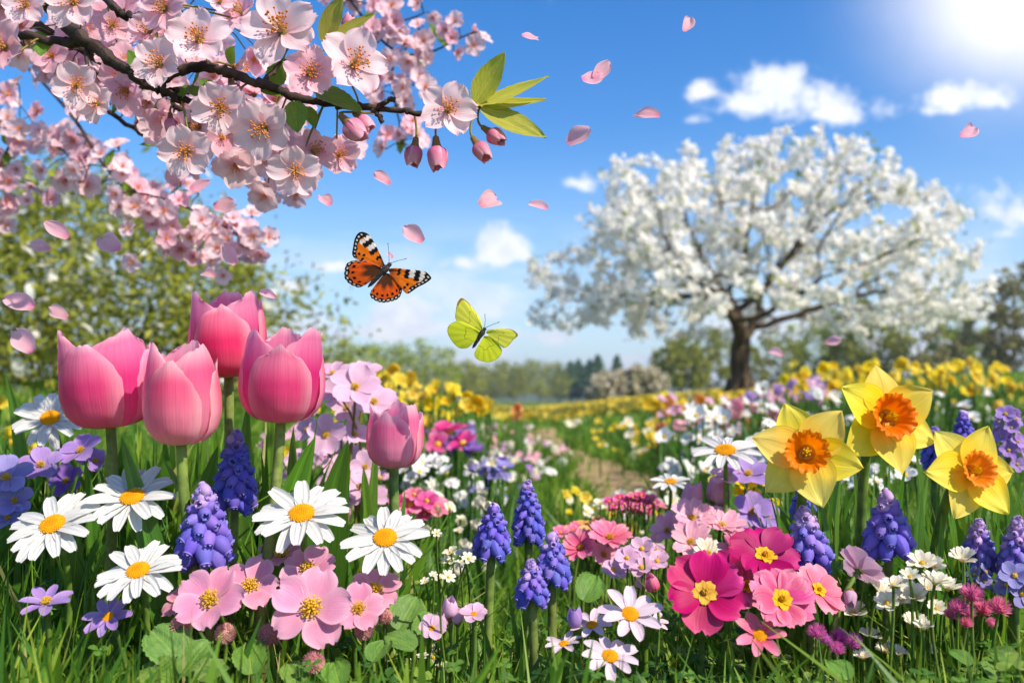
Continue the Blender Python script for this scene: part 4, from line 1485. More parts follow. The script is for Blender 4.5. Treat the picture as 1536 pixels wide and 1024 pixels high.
# ------------------------------------------------------------------ daffodils
def corona_fn(b):
    nu, nv = 84, 12
    V, UV = [], []
    for j in range(nv + 1):
        t = j / nv
        for i in range(nu + 1):
            a = 2 * math.pi * i / nu
            rr = 0.42 + 0.46 * t ** 1.2 + 0.15 * max(0, t - 0.75) * 4 * 0.5
            k = t ** 3
            rr += k * (0.045 * math.sin(11 * a) + 0.04 * math.sin(23 * a + 1) + 0.02 * math.sin(41 * a))
            rr += 0.025 * t * math.sin(12 * a + 0.5)
            z = 0.80 * t + k * (0.05 * math.sin(17 * a + 2) + 0.05 * math.sin(29 * a)) - 0.10 * max(0, t - 0.8) * 5 * t
            V.append((rr * math.cos(a), rr * math.sin(a), z))
            UV.append((i / nu, t))
    b.add(V, gridf(nu, nv), UV)
    b.put(lathe([(0.42, 0.0), (0.25, -0.12), (0.0, -0.15)], 20))


def pistil_fn(b):
    for k in range(6):
        a = k * 1.047
        x, y = 0.14 * math.cos(a), 0.14 * math.sin(a)
        b.put(tube([(x * 0.5, y * 0.5, -0.1), (x, y, 0.3), (x * 1.25, y * 1.25, 0.48)], [0.025, 0.03, 0.05], 5))
        b.put(lathe([(0, 0.14), (0.05, 0.08), (0.05, -0.08), (0, -0.12)], 6), Tr((x * 1.3, y * 1.3, 0.52)))
    b.put(tube([(0, 0, -0.1), (0, 0, 0.4), (0.01, 0, 0.66)], [0.04, 0.035, 0.03], 6))
    for k in range(3):
        b.put(lathe([(0, 0.06), (0.06, 0.02), (0, -0.06)], 6), Tr((0.06 * math.cos(k * 2.1), 0.06 * math.sin(k * 2.1), 0.68)))


def daffodil(label, px, py, rpx, crpx, d, tilt, yaw, roll, seed, leaves=()):
    nn = facing(tilt, yaw)
    head = P(px, py, d)
    size = rpx / F * d
    base = base_under(head, nn, seed, 0.06)
    t0 = thing('daffodil', label, 'daffodil', base, 'yellow daffodils')
    HM = Tr(head - base) @ frame(nn, roll)
    for k in range(6):
        r = random.Random(seed * 10 + k)
        inner = k % 2
        M = HM @ Rz(k * math.pi / 3 + r.uniform(-.06, .06)) @ Tr((0, 0.06 * size, 0.0 if inner else -0.03 * size)) @ Rx((0.06 if inner else -0.06) + r.uniform(-.07, .07)) @ Ry(r.uniform(-.15, .15)) @ Sc(size * (0.93 if inner else 0.96), size * 0.96, size)
        obj('petal', petal_proto('tepal', M_DAFF, (k + seed * 2) % 6), t0, M)
    cs = crpx / F * d
    co = obj('corona', proto('corona', corona_fn, [M_CORONA]), t0, HM @ Tr((0, 0, size * 0.05)) @ Sc(cs))
    obj('pistil', proto('pistil', pistil_fn, [M_YELLOW]), t0, HM @ Tr((0, 0, size * 0.06)) @ Sc(cs * 0.9))
    # green tube behind the flower, bent neck and stem
    tb = head - nn * size * 0.42
    b = MB()
    b.put(tube(bez(head - base, head - base - nn * size * 0.15, tb - base + nn * size * .1, tb - base, 6), [0.006, 0.0042, 0.0036, 0.0034, 0.0042, 0.0052, 0.004], 9))
    obj('flower_tube', b.mesh('flower_tube', M_STEM), t0)
    b = MB()
    h = tb - base
    pts = bez((0, 0, -0.02), (0, 0, h.z * 0.6), h - nn * 0.03 + Vector((0, 0, -0.03)), h, 16)
    b.put(tube(pts, np.linspace(0.0052, 0.0038, 17), 9))
    obj('stem', b.mesh('stem', M_STEM), t0)
    for (bx, tx, ty, dd, wdt, tw, fc) in leaves:
        bp = P(bx, 900, dd)
        bp.z = gz(bp.x, bp.y)
        leaf_part(t0, bp, P(tx, ty, dd + random.uniform(-.03, .03)), wdt, m=M_LEAF2, twist=tw, face=fc, fold=0.4, bulge=(random.uniform(-.008, .008), 0, 0))
    return t0


daffodil('daffodil with frilled orange cup turned left, leftmost of the three', 1209, 680, 79, 33, 0.72, 10, -14, 0.30, 1, [
    (1235, 1262, 700, 0.80, 0.013, 0.5, 0.3), (1260, 1232, 745, 0.74, 0.012, 0.3, -0.2), (1180, 1150, 700, 0.86, 0.011, 0.5, 0.5), (1290, 1278, 690, 0.84, 0.013, 0.4, 0.1), (1220, 1290, 720, 0.88, 0.012, 0.3, 0.2)])
daffodil('highest daffodil with wide open petals and round orange cup', 1328, 628, 81, 35, 0.73, 12, 8, 0.02, 2, [
    (1330, 1360, 690, 0.82, 0.014, 0.4, 0.1), (1370, 1395, 700, 0.85, 0.013, 0.4, 0.3), (1360, 1383, 730, 0.78, 0.017, 0.2, 0.0), (1300, 1312, 700, 0.86, 0.012, 0.4, 0.5), (1345, 1335, 680, 0.88, 0.012, 0.5, 0.2), (1400, 1370, 660, 0.92, 0.012, 0.4, 0.2)])
daffodil('daffodil at the right edge, lowest of the three', 1455, 708, 74, 29, 0.72, 16, 12, 0.55, 3, [
    (1415, 1412, 770, 0.74, 0.014, 0.3, 0.1), (1440, 1424, 700, 0.84, 0.013, 0.4, 0.3), (1470, 1495, 720, 0.86, 0.012, 0.4, 0.1), (1500, 1522, 700, 0.9, 0.012, 0.3, 0.4), (1450, 1450, 690, 0.9, 0.014, 0.3, 0.2), (1505, 1476, 760, 0.8, 0.012, 0.4, -.2)])


# ------------------------------------------------------------------ small flowers, front
def multi_floret(kind, m, n, seed, centre=None, cmat=None):
    """one small flower head as a single mesh: petals + centre"""
    def fn(b):
        r = random.Random(seed)
        d = dict(SHAPES[kind])
        W = d.pop('W')
        d['nu'], d['nv'] = min(d['nu'], 6), min(d['nv'], 6)
        for k in range(n):
            e = dict(d)
            e['e0'] += r.uniform(-.15, .25)
            b.put(petal(1.0, W, seed=seed + k, **e), Rz(k * 2 * math.pi / n + r.uniform(-.12, .12)) @ Tr((0, 0.06, 0)))
        b.put(lathe([(0, 0.26), (0.12, 0.22), (0.2, 0.08), (0.16, 0)], 9), mi=1)
        for k in range(10):
            a = k * 2.4
            q = 0.15 * math.sqrt(k / 10)
            b.put(lathe([(0, 0.07), (0.04, 0.03), (0.03, -0.03)], 5), Tr((q * math.cos(a), q * math.sin(a), 0.24 - q * 0.4)), 1)
    return proto('floret_%s_%s_%d_%d' % (kind, m.name, n, seed), fn, [m, cmat or M_STAMEN])


def bristle_fn(n=150, seed=1, up=0.2, L=0.42, wd=0.10, core=0.62):
    def fn(b):
        r = random.Random(seed)
        b.put(lathe([(0.05, -core), (core * 0.7, -core * 0.7), (core, 0), (core * 0.7, core * 0.7), (0, core)], 10))
        for i in range(n):
            f = (i + 0.5) / n
            z = 1 - 1.75 * f
            a = i * 2.39996
            q = math.sqrt(max(0, 1 - z * z))
            nr = Vector((q * math.cos(a), q * math.sin(a), z))
            dirn = (nr + Vector((0, 0, up)) + Vector((r.uniform(-.2, .2), r.uniform(-.2, .2), r.uniform(-.2, .2)))).normalized()
            b.put(petal(L, wd, (0.2, 0.95, 0.8, 0.6), 0.5, 1.2, 0.3, nu=2, nv=3), Tr(nr * core * 0.9) @ frame(dirn, a) @ Rx(0))
    return fn


def bud_fn(b):
    for k in range(5):
        V, Fq, UV = tulip_petal(k % 2, -0.35, k, 6, 9)
        b.put((V * np.array([0.42, 0.42, 1.0]), Fq, UV), Rz(k * 1.2566))
    b.put(lathe([(0.05, -0.25), (0.16, -0.18), (0.26, -0.02), (0.36, 0.2), (0.33, 0.21), (0.1, 0.0)], 9), mi=1)


def small_flower(label, px, py, rpx, d, tilt, yaw, seed, me, name, cat, group, stem=0.0011, m=None, bloom='bloom', leaf=0):
    nn = facing(tilt, yaw)
    head = P(px, py, d)
    size = rpx / F * d
    base = base_under(head, nn, seed, 0.015)
    if base.z > head.z - 0.03:
        base.z = head.z - 0.05
    t0 = thing(name, label, cat, base, group)
    stem_to(t0, base, head - nn * size * 0.05, nn, stem, m or M_STEM, seed=seed, sag=0.25, seg=6)
    obj(bloom, me, t0, Tr(head - base) @ frame(nn, seed * 2.1) @ Sc(size))
    return t0


FL = multi_floret
rs = random.Random(77)
# clover heads under the pink primroses
for i, (px, py, rp, d, lab) in enumerate([
        (272, 938, 19, 0.655, 'brownish pink clover head under the left primroses, leftmost one'), (338, 950, 17, 0.66, 'brownish pink clover head between the left and middle primrose'),
        (405, 952, 19, 0.645, 'pale pink clover head left below the largest primrose'), (470, 993, 18, 0.62, 'orange pink clover head, lowest one, straight under the largest primrose'),
        (546, 945, 16, 0.675, 'dull pink clover head right of the largest primrose'), (577, 925, 13, 0.70, 'small dark pink clover head under the rightmost primrose')]):
    small_flower(lab, px, py, rp, d, 70, 0, 200 + i, proto('clover_head', bristle_fn(190, 2, 0.1, 0.38, 0.16, 0.7), [M_CLOVER]), 'clover', 'clover', 'clover heads', 0.0016, bloom='flower_head')
G = 'cream white flowers at the lower right'
for i, (px, py, rp) in enumerate([(1383, 846, 19), (1400, 850, 15), (1445, 842, 20), (1318, 888, 16), (1340, 879, 17), (1358, 880, 14), (1372, 897, 20), (1350, 904, 20), (1330, 905, 17), (1390, 884, 17), (1402, 876, 20),
                                  (1420, 885, 20), (1365, 866, 14), (1280, 922, 20), (1373, 940, 20), (1385, 944, 15), (1303, 955, 16), (1328, 978, 15), (1345, 982, 14), (1295, 988, 14), (1404, 913, 13), (1392, 976, 12)]):
    lab = 'small cream white flower in the loose bunch under the right daffodil'
    me = FL('creamcup', M_CREAM, 8, i % 3) if i % 4 else FL('cosmos', M_CREAM, 7, 5)
    small_flower(lab, px, py, rp * 1.18, rs.uniform(0.655, 0.72), rs.uniform(45, 80), rs.uniform(-40, 40), 230 + i, me, 'cream_flower', 'flower', G)
lab = 'tiny cream flower in the grass between the pink primroses and the central grape hyacinths'
for i, (px, py, rp) in enumerate([(676, 829, 13), (696, 832, 15), (702, 838, 12), (672, 843, 13), (690, 846, 8), (660, 868, 12), (672, 866, 12), (650, 862, 7), (642, 979, 15), (650, 986, 16), (634, 985, 10), (610, 1000, 15), (622, 1004, 12), (664, 999, 11), (638, 872, 8), (655, 800, 8)]):
    small_flower(lab, px, py, rp, rs.uniform(0.66, 0.85), rs.uniform(40, 80), rs.uniform(-40, 40), 260 + i, FL('cosmos', M_CREAM, 6, 6 + i % 2), 'cream_flower', 'flower', 'tiny cream flowers in the grass', 0.0009)
G = 'magenta and pink bristly flower heads'
br = proto('bristle_pink', bristle_fn(120, 4, 0.9, 0.85, 0.16, 0.45), [M_CLOVERP])
brm = proto('bristle_magenta', bristle_fn(120, 5, 0.9, 0.85, 0.14, 0.45), [M_CLOVERM])
for i, (px, py, rp) in enumerate([(1458, 893, 21), (1437, 912, 17), (1450, 920, 16), (1475, 915, 18), (1499, 912, 20), (1427, 923, 14), (1450, 936, 13), (1487, 935, 11)]):
    small_flower('bright pink bristly flower head right of the cream bunch', px, py, rp * 0.8, rs.uniform(0.66, 0.70), rs.uniform(50, 85), rs.uniform(-30, 30), 290 + i, br, 'bristle_flower', 'flower', 'bright pink bristly heads')
for i, (px, py, rp) in enumerate([(1225, 950, 18), (1258, 957, 18), (1279, 964, 18), (1256, 974, 14), (1240, 962, 12)]):
    small_flower('magenta bristly flower head below the striped primrose', px, py, rp * 0.8, rs.uniform(0.65, 0.68), rs.uniform(50, 85), rs.uniform(-30, 30), 300 + i, brm, 'bristle_flower', 'flower', 'magenta bristly heads')
# lone pale flowers
open_flower('pale pink flower seen from behind, left of the cream bunch', 1288, 856, 42, 0.70, 35, 125, 71, 'five', M_LILACPINK, 6, group=None, crad=0.2, name='pale_pink_flower')
small_flower('drooping pale pink bud under the flower seen from behind', 1275, 886, 24, 0.69, -55, -20, 72, proto('bud_pale', bud_fn, [M_LILACPINK, M_SEPAL]), 'flower_bud', 'bud', None)
G = 'lilac pink flowers in the grass at the bottom centre'
for i, (px, py, rp, tl, kind, lab) in enumerate([
        (648, 942, 22, 40, 'o', 'small lilac pink flower with orange eye, lowest of its group'), (711, 921, 22, 62, 'o', 'lilac pink flower facing up right, right end of its group'),
        (675, 913, 17, 80, 'b', 'tallest lilac pink bud in the bottom centre grass'), (663, 930, 15, 75, 'b', 'plump lilac pink bud behind the flower with orange eye'), (686, 922, 13, 75, 'b', 'small lilac pink bud in the middle of its group')]):
    if kind == 'o':
        open_flower(lab, px, py, rp, 0.68, tl, 10 - i * 10, 80 + i, 'five', M_LILACPINK, 6, 'disc', group=G, crad=0.24, name='pink_meadow_flower')
    else:
        small_flower(lab, px, py + 12, rp * 1.7, 0.69, tl, 0, 84 + i, proto('bud_lilacpink', bud_fn, [M_LILACPINK, M_SEPAL]), 'flower_bud', 'bud', G)
small_flower('violet tinted bud left of the blush daisy flowers', 862, 940, 30, 0.68, 80, 0, 90, proto('bud_violet', bud_fn, [M_LILAC, M_SEPAL]), 'flower_bud', 'bud', None)
small_flower('coral bud at the left of the large magenta primrose', 981, 885, 26, 0.70, 60, -40, 91, proto('bud_coral', bud_fn, [M_CORAL, M_STEM]), 'flower_bud', 'bud', None)

# ------------------------------------------------------------------ middle distance clusters
G = 'soft pink flowers behind the magenta primroses'
for i, (px, py, rp, d, tl, yw, m, n, lab) in enumerate([
        (1038, 778, 36, 0.98, 50, 4, M_PINK, 8, 'soft pink flower facing up, top middle of the soft pink cluster'), (1002, 796, 30, 1.0, 40, -50, M_PINK, 8, 'soft pink flower turned left, left end of the soft pink cluster'),
        (1036, 814, 36, 0.94, 44, -6, M_PINK, 8, 'soft pink flower with open face, lowest of the soft pink cluster'), (1082, 790, 38, 0.98, 60, 14, M_PINK, 10, 'full soft pink flower crowded with petals, right end of the cluster'),
        (1020, 788, 30, 1.02, 60, -20, M_PINK, 8, 'soft pink flower in the middle of its cluster, partly hidden'), (1062, 830, 26, 0.92, 40, 10, M_CREAM, 8, 'creamy flower tucked below the soft pink cluster'),
        (1098, 822, 24, 0.82, 40, -10, M_CORAL, 6, 'pink flower peeping out left of the crimson primrose')]):
    open_flower(lab, px, py, rp, d, tl, yw, 100 + i, 'cosmos', m, n, group=G, crad=0.2, name='pink_cosmos', extra=0.7 if n == 10 else None)
small_flower('tulip shaped pink bud above the soft pink cluster', 1077, 757, 42, 1.02, 82, 0, 110, proto('bud_pink', bud_fn, [M_PINK, M_STEM]), 'flower_bud', 'bud', G)
small_flower('closed pink bud left of the tulip shaped one', 1036, 762, 40, 1.02, 75, 20, 111, proto('bud_pink', bud_fn, [M_PINK, M_STEM]), 'flower_bud', 'bud', G)
G = 'pink flowers right of the central grape hyacinths'
for i, (px, py, rp, tl, yw, m, lab) in enumerate([
        (914, 808, 36, 62, 10, M_CORAL, 'coral pink flower facing up, largest one right of the central grape hyacinths'), (872, 822, 30, 40, -30, M_CORAL, 'coral pink flower beside the rosy tipped grape hyacinth'), (905, 832, 26, 30, 20, M_PINK, 'pale flower hanging under the coral pink ones')]):
    open_flower(lab, px, py, rp, 0.98, tl, yw, 120 + i, 'cosmos', m, 9, group=G, crad=0.22, name='pink_cosmos')
G = 'small lilac pink flowers left of the magenta primrose'
for i, (px, py, rp, tl) in enumerate([(940, 837, 19, 40), (963, 823, 20, 38), (921, 855, 19, 46), (962, 852, 22, 60), (985, 842, 20, 50), (966, 872, 16, 20), (946, 850, 15, 60), (984, 826, 15, 50)]):
    small_flower('small lilac pink flower in the bunch left of the large magenta primrose', px, py, rp, 0.86 + 0.01 * i, tl, rs.uniform(-25, 25), 130 + i, FL('five', M_LILACPINK, 6, 1 + i % 3), 'pink_meadow_flower', 'flower', G)
for i in range(26):
    a = i * 2.4
    q = math.sqrt(i / 26)
    px, py = 953 + 42 * q * math.cos(a), 757 + 15 * q * math.sin(a)
    small_flower('deep pink floret in the flat topped bunch behind the soft pink cluster', px, py, 10, 1.2 + 0.05 * math.sin(a), 65, rs.uniform(-30, 30), 140 + i, FL('small', M_HOT if i % 3 else M_CORAL, 5, 1 + i % 3), 'candytuft', 'flower', 'deep pink flat topped bunch')
for i in range(16):
    px, py = rs.uniform(835, 915), rs.uniform(782, 812)
    small_flower('small orange flower among green stems right of the central grape hyacinths', px, py, rs.uniform(8, 13), rs.uniform(1.05, 1.25), 60, rs.uniform(-30, 30), 170 + i, FL('small', M_ORANGE if i % 3 else M_CORAL, 6, 1 + i % 3), 'orange_flower', 'flower', 'small orange flowers')
G = 'pale lilac pink flowers on branching stalks behind the tulips'
for i, (px, py, rp, tl, yw) in enumerate([(533, 582, 40, 35, 10), (508, 592, 36, 40, -30), (560, 604, 38, 40, 25), (500, 562, 30, 60, -20), (545, 560, 30, 60, 10), (490, 652, 34, 14, -6), (462, 645, 28, 30, -40), (532, 652, 26, 40, 30), (520, 612, 26, 20, 0),
                                          (520, 688, 30, 40, 0), (548, 700, 28, 20, 16), (505, 700, 24, 50, -20), (540, 730, 30, 40, 10), (562, 745, 22, 30, 10), (470, 615, 20, 40, -40), (440, 690, 16, 40, -20), (415, 700, 16, 40, 0), (525, 745, 24, 30, -10)]):
    lab = 'pale lilac pink flower in the tall bunch between the tulips and the small tulip'
    open_flower(lab, px, py, rp, 1.02 + 0.02 * (i % 5), tl, yw, 400 + i, 'five', M_LILACPINK, 5, group=G, crad=0.2, name='pale_pink_flower', stem=0.0014, stemm=M_PEDI)
G = 'lilac stock at the right edge'


def stock(label, px, py, wpx, hpx, d, seed, m, n, name='stock', cat='flower', group=None, rp=13):
    r = random.Random(seed)
    head = P(px, py, d)
    base = Vector((head.x, head.y + 0.01, gz(head.x, head.y)))
    t0 = thing(name, label, cat, base, group)
    stem_to(t0, base, head, Vector((0, 0, 1)), 0.0024, M_STEMD, seed=seed)
    for i in range(n):
        f = (i + .5) / n
        a = i * 2.4
        z = (f - 0.5) * hpx / F * d
        q = wpx / F * d * 0.5 * (1 - 0.5 * f) * 0.75
        o = Vector((math.cos(a) * q, math.sin(a) * q, z))
        nn = Vector((math.cos(a), math.sin(a) - 0.2, 0.3 + 0.5 * f))
        obj('floret', FL('five', m, 5, 1 + i % 3), t0, Tr(head - base + o) @ frame(nn, r.uniform(0, 6)) @ Sc(rp / F * d * r.uniform(0.8, 1.15)))
    return t0


stock('lilac stock with stacked florets at the right edge beside the daffodil', 1512, 660, 54, 90, 0.95, 1, M_LILAC, 22, group=None)
stock('blue violet flower spike low at the right edge', 1522, 880, 44, 40, 0.72, 2, M_BLUEV, 8, 'violet', group=None, rp=20)
stock('small blue flower bunch under the slim lilac grape hyacinth', 1470, 868, 34, 26, 0.74, 3, M_BLUEV, 6, 'violet', group=None, rp=15)
G = 'lilac flowers left of the daffodils'
for i, (px, py, rp, tl, yw, m, lab) in enumerate([(1128, 768, 36, 30, 0, M_LILAC, 'lilac flower above the crimson primrose, left one'), (1150, 776, 30, 40, 30, M_LILAC, 'lilac flower above the crimson primrose, right one'), (1122, 712, 36, 55, 0, M_LILAC, 'lilac flower just left of the lowest petals of the left daffodil'), (1090, 715, 26, 60, -20, M_LILACPINK, 'pinkish lilac flower under the tall daisy'), (1135, 800, 22, 30, 10, M_LILAC, 'lilac flower low behind the crimson primrose')]):
    open_flower(lab, px, py, rp, 1.0, tl, yw, 430 + i, 'five', m, 5, group=G, crad=0.2, name='lilac_flower')
for i, (px, py, rp) in enumerate([(1118, 728, 17), (1135, 722, 20), (1150, 722, 18), (1112, 738, 15), (1075, 722, 14), (1162, 755, 11), (1128, 738, 15)]):
    small_flower('small yellow flower between the lilac flowers and the left daffodil', px, py, rp, 1.1, 60, rs.uniform(-40, 40), 440 + i, FL('five', M_YELLOW, 5, 1 + i % 3), 'yellow_flower', 'flower', 'small yellow flowers by the left daffodil')
G = 'hot pink flowers behind the right daisy'
for i, (px, py, rp) in enumerate([(615, 758, 24), (640, 752, 20), (655, 762, 22), (637, 772, 16), (622, 742, 14), (596, 752, 14)]):
    small_flower('hot pink flower in the bunch behind the small tulip stem', px, py, rp, 1.2, 45, rs.uniform(-30, 30), 450 + i, FL('five', M_HOT if i % 2 else M_CORAL, 5, 1 + i % 3), 'hot_pink_flower', 'flower', G)


# ------------------------------------------------------------------ rounded leaves on stalks
def round_leaf(label, px, py, rpx, d, tilt, yaw, roll, seed):
    nn = facing(tilt, yaw)
    head = P(px, py, d)
    size = rpx / F * d * 2
    base = base_under(head, nn, seed, 0.03)
    t0 = thing('primrose_leaf', label, 'leaf', base, 'rounded leaves between the flowers')
    HM = Tr(head - base) @ frame(nn, roll)
    b = MB()
    V, Fq, UV = petal(1.0, 0.86, (0.08, 0.95, 0.95, 0.65), 0.15, 0.12, -0.4, 0, 0.02, 0.045, 2.8, serr=0.12, fold=0.18, seed=seed, nu=12, nv=26)
    b.put((V, Fq, UV), Tr((0, -0.5, 0)))
    obj('blade', b.mesh('blade', M_RLEAF), t0, HM @ Sc(size))
    att = HM @ Sc(size) @ Vector((0, -0.5, 0))
    bb = MB()
    bb.put(tube(bez((0, 0, -0.02), (0, 0, att.z * 0.6), (att.x, att.y, att.z * 0.9), att, 8), 0.0016, 6))
    obj('stalk', bb.mesh('stalk', M_STEM), t0)


for i, (px, py, rp, d, tl, yw, ro, lab) in enumerate([
        (250, 968, 40, 0.64, 45, 20, 0.6, 'large round scalloped leaf below the left primroses'), (296, 985, 30, 0.63, 40, -10, -0.3, 'round leaf right of the large scalloped one'),
        (235, 1012, 34, 0.62, 55, 0, 1.2, 'oval leaf at the bottom edge under the large scalloped leaf'), (318, 1005, 26, 0.62, 60, 20, -0.9, 'small round leaf by the third clover head'),
        (375, 985, 30, 0.63, 50, 10, 0.2, 'shaded round leaf under the primroses, middle one'), (505, 1008, 26, 0.61, 55, -10, 0.5, 'round leaf beside the lowest clover head'),
        (612, 918, 32, 0.71, 42, 10, -0.5, 'crinkled round leaf right of the pink primroses'), (600, 962, 26, 0.66, 60, 20, 0.8, 'pale crinkled leaf below the crinkled round one'),
        (570, 975, 24, 0.65, 62, -20, 0.0, 'small crinkled leaf near the orange pink clover head'), (640, 940, 26, 0.7, 30, 30, -1.1, 'oval leaf behind the small lilac pink flower'),
        (1258, 1003, 22, 0.62, 60, 0, 0.4, 'pale round leaf under the magenta bristly heads'), (1505, 985, 22, 0.63, 60, -10, 0.9, 'round leaf at the lower right corner, upper one'),
        (1492, 1005, 24, 0.62, 62, 10, -0.4, 'round leaf at the lower right corner, lower one'), (1440, 985, 18, 0.64, 60, 10, 0.3, 'small round leaf below the bright pink heads'),
        (885, 880, 26, 0.80, 40, 10, -0.6, 'round leaf right of the central grape hyacinths'), (440, 1010, 24, 0.62, 55, 10, 0.4, 'round leaf left of the lowest clover head')]):
    round_leaf(lab, px, py, rp, d, tl, yw, ro, 500 + i)

# ------------------------------------------------------------------ blurred meadow flowers, each a thing of its own
def bloom_mesh(kind, m, cm, n, seed):
    def fn(b):
        r = random.Random(seed)
        d = dict(SHAPES[kind])
        W = d.pop('W')
        d['nu'], d['nv'] = 4, 4
        d['ruf'] = 0
        for k in range(n):
            e = dict(d)
            e['e0'] += r.uniform(-.1, .5)
            b.put(petal(1.0, W, seed=seed + k, **e), Rz(k * 2 * math.pi / n + r.uniform(-.15, .15)) @ Tr((0, 0.05, 0)))
        b.put(lathe([(0, 0.3), (0.16, 0.24), (0.26, 0.06), (0.2, -0.05)], 8), mi=1)
    return proto('bloom_%s_%s_%d_%d' % (kind, m.name, n, seed), fn, [m, cm])


def cup_mesh(m):
    def fn(b):
        for k in range(6):
            V, Fq, UV = tulip_petal(k % 2, 0.25, k % 4, 4, 6)
            b.put((V * np.array([0.8, 0.8, 1.25]) - np.array([0, 0, 0.5]), Fq, UV), Rz(k * 1.0472))
    return proto('cup_' + m.name, fn, [m])


def umbel_mesh(m, cm, seed):
    def fn(b):
        r = random.Random(seed)
        for i in range(9):
            a = i * 2.4
            q = math.sqrt(i / 9) * 0.75
            o = Vector((q * math.cos(a), q * math.sin(a), 0.35 * (1 - q * q)))
            nn = Vector((o.x, o.y, 0.7))
            for k in range(5):
                b.put(petal(0.42, 0.36, (0.1, 0.85, 1.1, 0.7), 0.2, 0.3, -0.2, nu=3, nv=3), Tr(o) @ frame(nn, r.uniform(0, 1)) @ Rz(k * 1.2566))
            b.put(lathe([(0, 0.1), (0.06, 0.05), (0.05, 0)], 5), Tr(o), 1)
    return proto('umbel_%s_%d' % (m.name, seed), fn, [m, cm])


def stalk_fn(b):
    b.put(tube([(0, 0, 0), (0.03, 0, 0.5), (0, 0, 1)], [0.012, 0.010, 0.008], 5))
    for k in range(3):
        a = k * 2.1
        c, s = math.cos(a), math.sin(a)
        b.put(strap((0.01 * c, 0.01 * s, 0), (0.26 * c, 0.26 * s, 0.72 + 0.08 * k), 0.045, n=6, face=a + 1.57))


M_STALK = simple_mat('meadow stalk', '#33591d', '#5c8430', 40, 0.5, 0.25, 0.2)
SEED = [1000]


def scatter(name, cat, group, label, box, n, dr, rm, meshes, hlim=(0.05, 0.62), tilt=(20, 80), tries=60, poly=None, dens=None):
    stalk = proto('meadow_stalk', stalk_fn, [M_STALK])
    r = random.Random(SEED[0])
    SEED[0] += 1
    made = 0
    while made < n and tries * n > 0:
        tries -= 1.0 / n
        px, py = r.uniform(box[0], box[2]), r.uniform(box[1], box[3])
        if poly and not poly(px, py):
            continue
        d = r.uniform(*dr) if not callable(dr) else dr(px, py, r)
        h = P(px, py, d)
        g = gz(h.x, h.y)
        if not hlim[0] < h.z - g < hlim[1]:
            continue
        if abs(h.x - float(pathx(h.y))) < 0.13 and 2.6 < h.y < 9:
            continue
        t0 = thing(name, label, cat, (h.x, h.y, g), group)
        hh = h.z - g
        obj('stem', stalk, t0, Rz(r.uniform(0, 6)) @ Sc(min(hh, 0.3), min(hh, 0.3), hh))
        nn = facing(r.uniform(*tilt), r.uniform(-70, 70))
        obj('bloom', r.choice(meshes), t0, Tr((0, 0, hh)) @ frame(nn, r.uniform(0, 6)) @ Sc(r.uniform(*rm)))
        made += 1


YB = [bloom_mesh('five', M_YELLOW, M_STAMEN, 6, 1), cup_mesh(M_YELLOW), bloom_mesh('five', M_YELLOW, M_STAMEN, 6, 2), bloom_mesh('cosmos', M_YELLOW, M_STAMEN, 8, 3)]
WB = [bloom_mesh('narrow', M_WHITE, M_STAMEN, 10, 1), bloom_mesh('five', M_WHITE, M_STAMEN, 6, 2), umbel_mesh(M_WHITE, M_STAMEN, 1)]
PKB = [umbel_mesh(M_PINK, M_STAMEN, 1), bloom_mesh('five', M_PINK, M_STAMEN, 5, 1), umbel_mesh(M_LILACPINK, M_STAMEN, 2)]
PWB = [umbel_mesh(M_CREAM, M_STAMEN, 3), bloom_mesh('five', M_CREAM, M_STAMEN, 6, 3), umbel_mesh(M_LILACPINK, M_STAMEN, 2), umbel_mesh(M_WHITE, M_STAMEN, 1)]
LB = [umbel_mesh(M_LILACPINK, M_STAMEN, 2), umbel_mesh(M_LILAC, M_STAMEN, 1), umbel_mesh(M_LILACPINK, M_STAMEN, 4)]
CB = [cup_mesh(M_PINK), cup_mesh(M_ORANGE), bloom_mesh('five', M_PINK, M_STAMEN, 5, 1), bloom_mesh('five', M_LILACPINK, M_STAMEN, 5, 2)]
VB = [umbel_mesh(M_PURPLE, M_STAMEN, 1), bloom_mesh('five', M_PURPLE, M_STAMEN, 5, 1), umbel_mesh(M_BLUEV, M_STAMEN, 1)]
BB = [umbel_mesh(M_BLUEV, M_STAMEN, 1), bloom_mesh('five', M_BLUEV, M_STAMEN, 5, 2)]
CRB = [bloom_mesh('five', M_CREAM, M_STAMEN, 6, 3), cup_mesh(M_CREAM)]

# left bank
scatter('yellow_flower', 'flower', 'yellow flowers on the left bank', 'yellow flower on a tall stem in the bank right of the pale lilac pink bunch', (552, 545, 742, 640), 62, (2.4, 3.8), (0.018, 0.028), YB, tilt=(5, 50),
        poly=lambda x, y: y > 552 + (x - 570) * 0.24 and y < 640 - abs(x - 640) * 0.25)
scatter('yellow_flower', 'flower', 'yellow flowers behind the tulips', 'yellow flower low in the grass behind the big tulips', (415, 600, 540, 690), 14, (1.7, 2.6), (0.014, 0.020), YB, tilt=(5, 50))
scatter('yellow_flower', 'flower', 'yellow flowers at the left edge', 'yellow flower low at the left edge behind the hidden daisy', (-20, 600, 60, 720), 6, (1.5, 2.2), (0.015, 0.022), YB, tilt=(5, 50))
scatter('orange_flower', 'flower', 'orange flowers by the valley gap', 'orange flower standing at the right end of the left yellow bank', (740, 608, 808, 628), 3, (3.4, 4.4), (0.022, 0.032), [cup_mesh(M_ORANGE), bloom_mesh('five', M_ORANGE, M_STAMEN, 6, 1)], hlim=(0.1, 0.6))
scatter('violet_flower', 'flower', 'purple flowers right of the small tulip', 'purple flower in the row right of the small tulip', (640, 640, 725, 678), 16, (2.2, 3.0), (0.022, 0.034), VB)
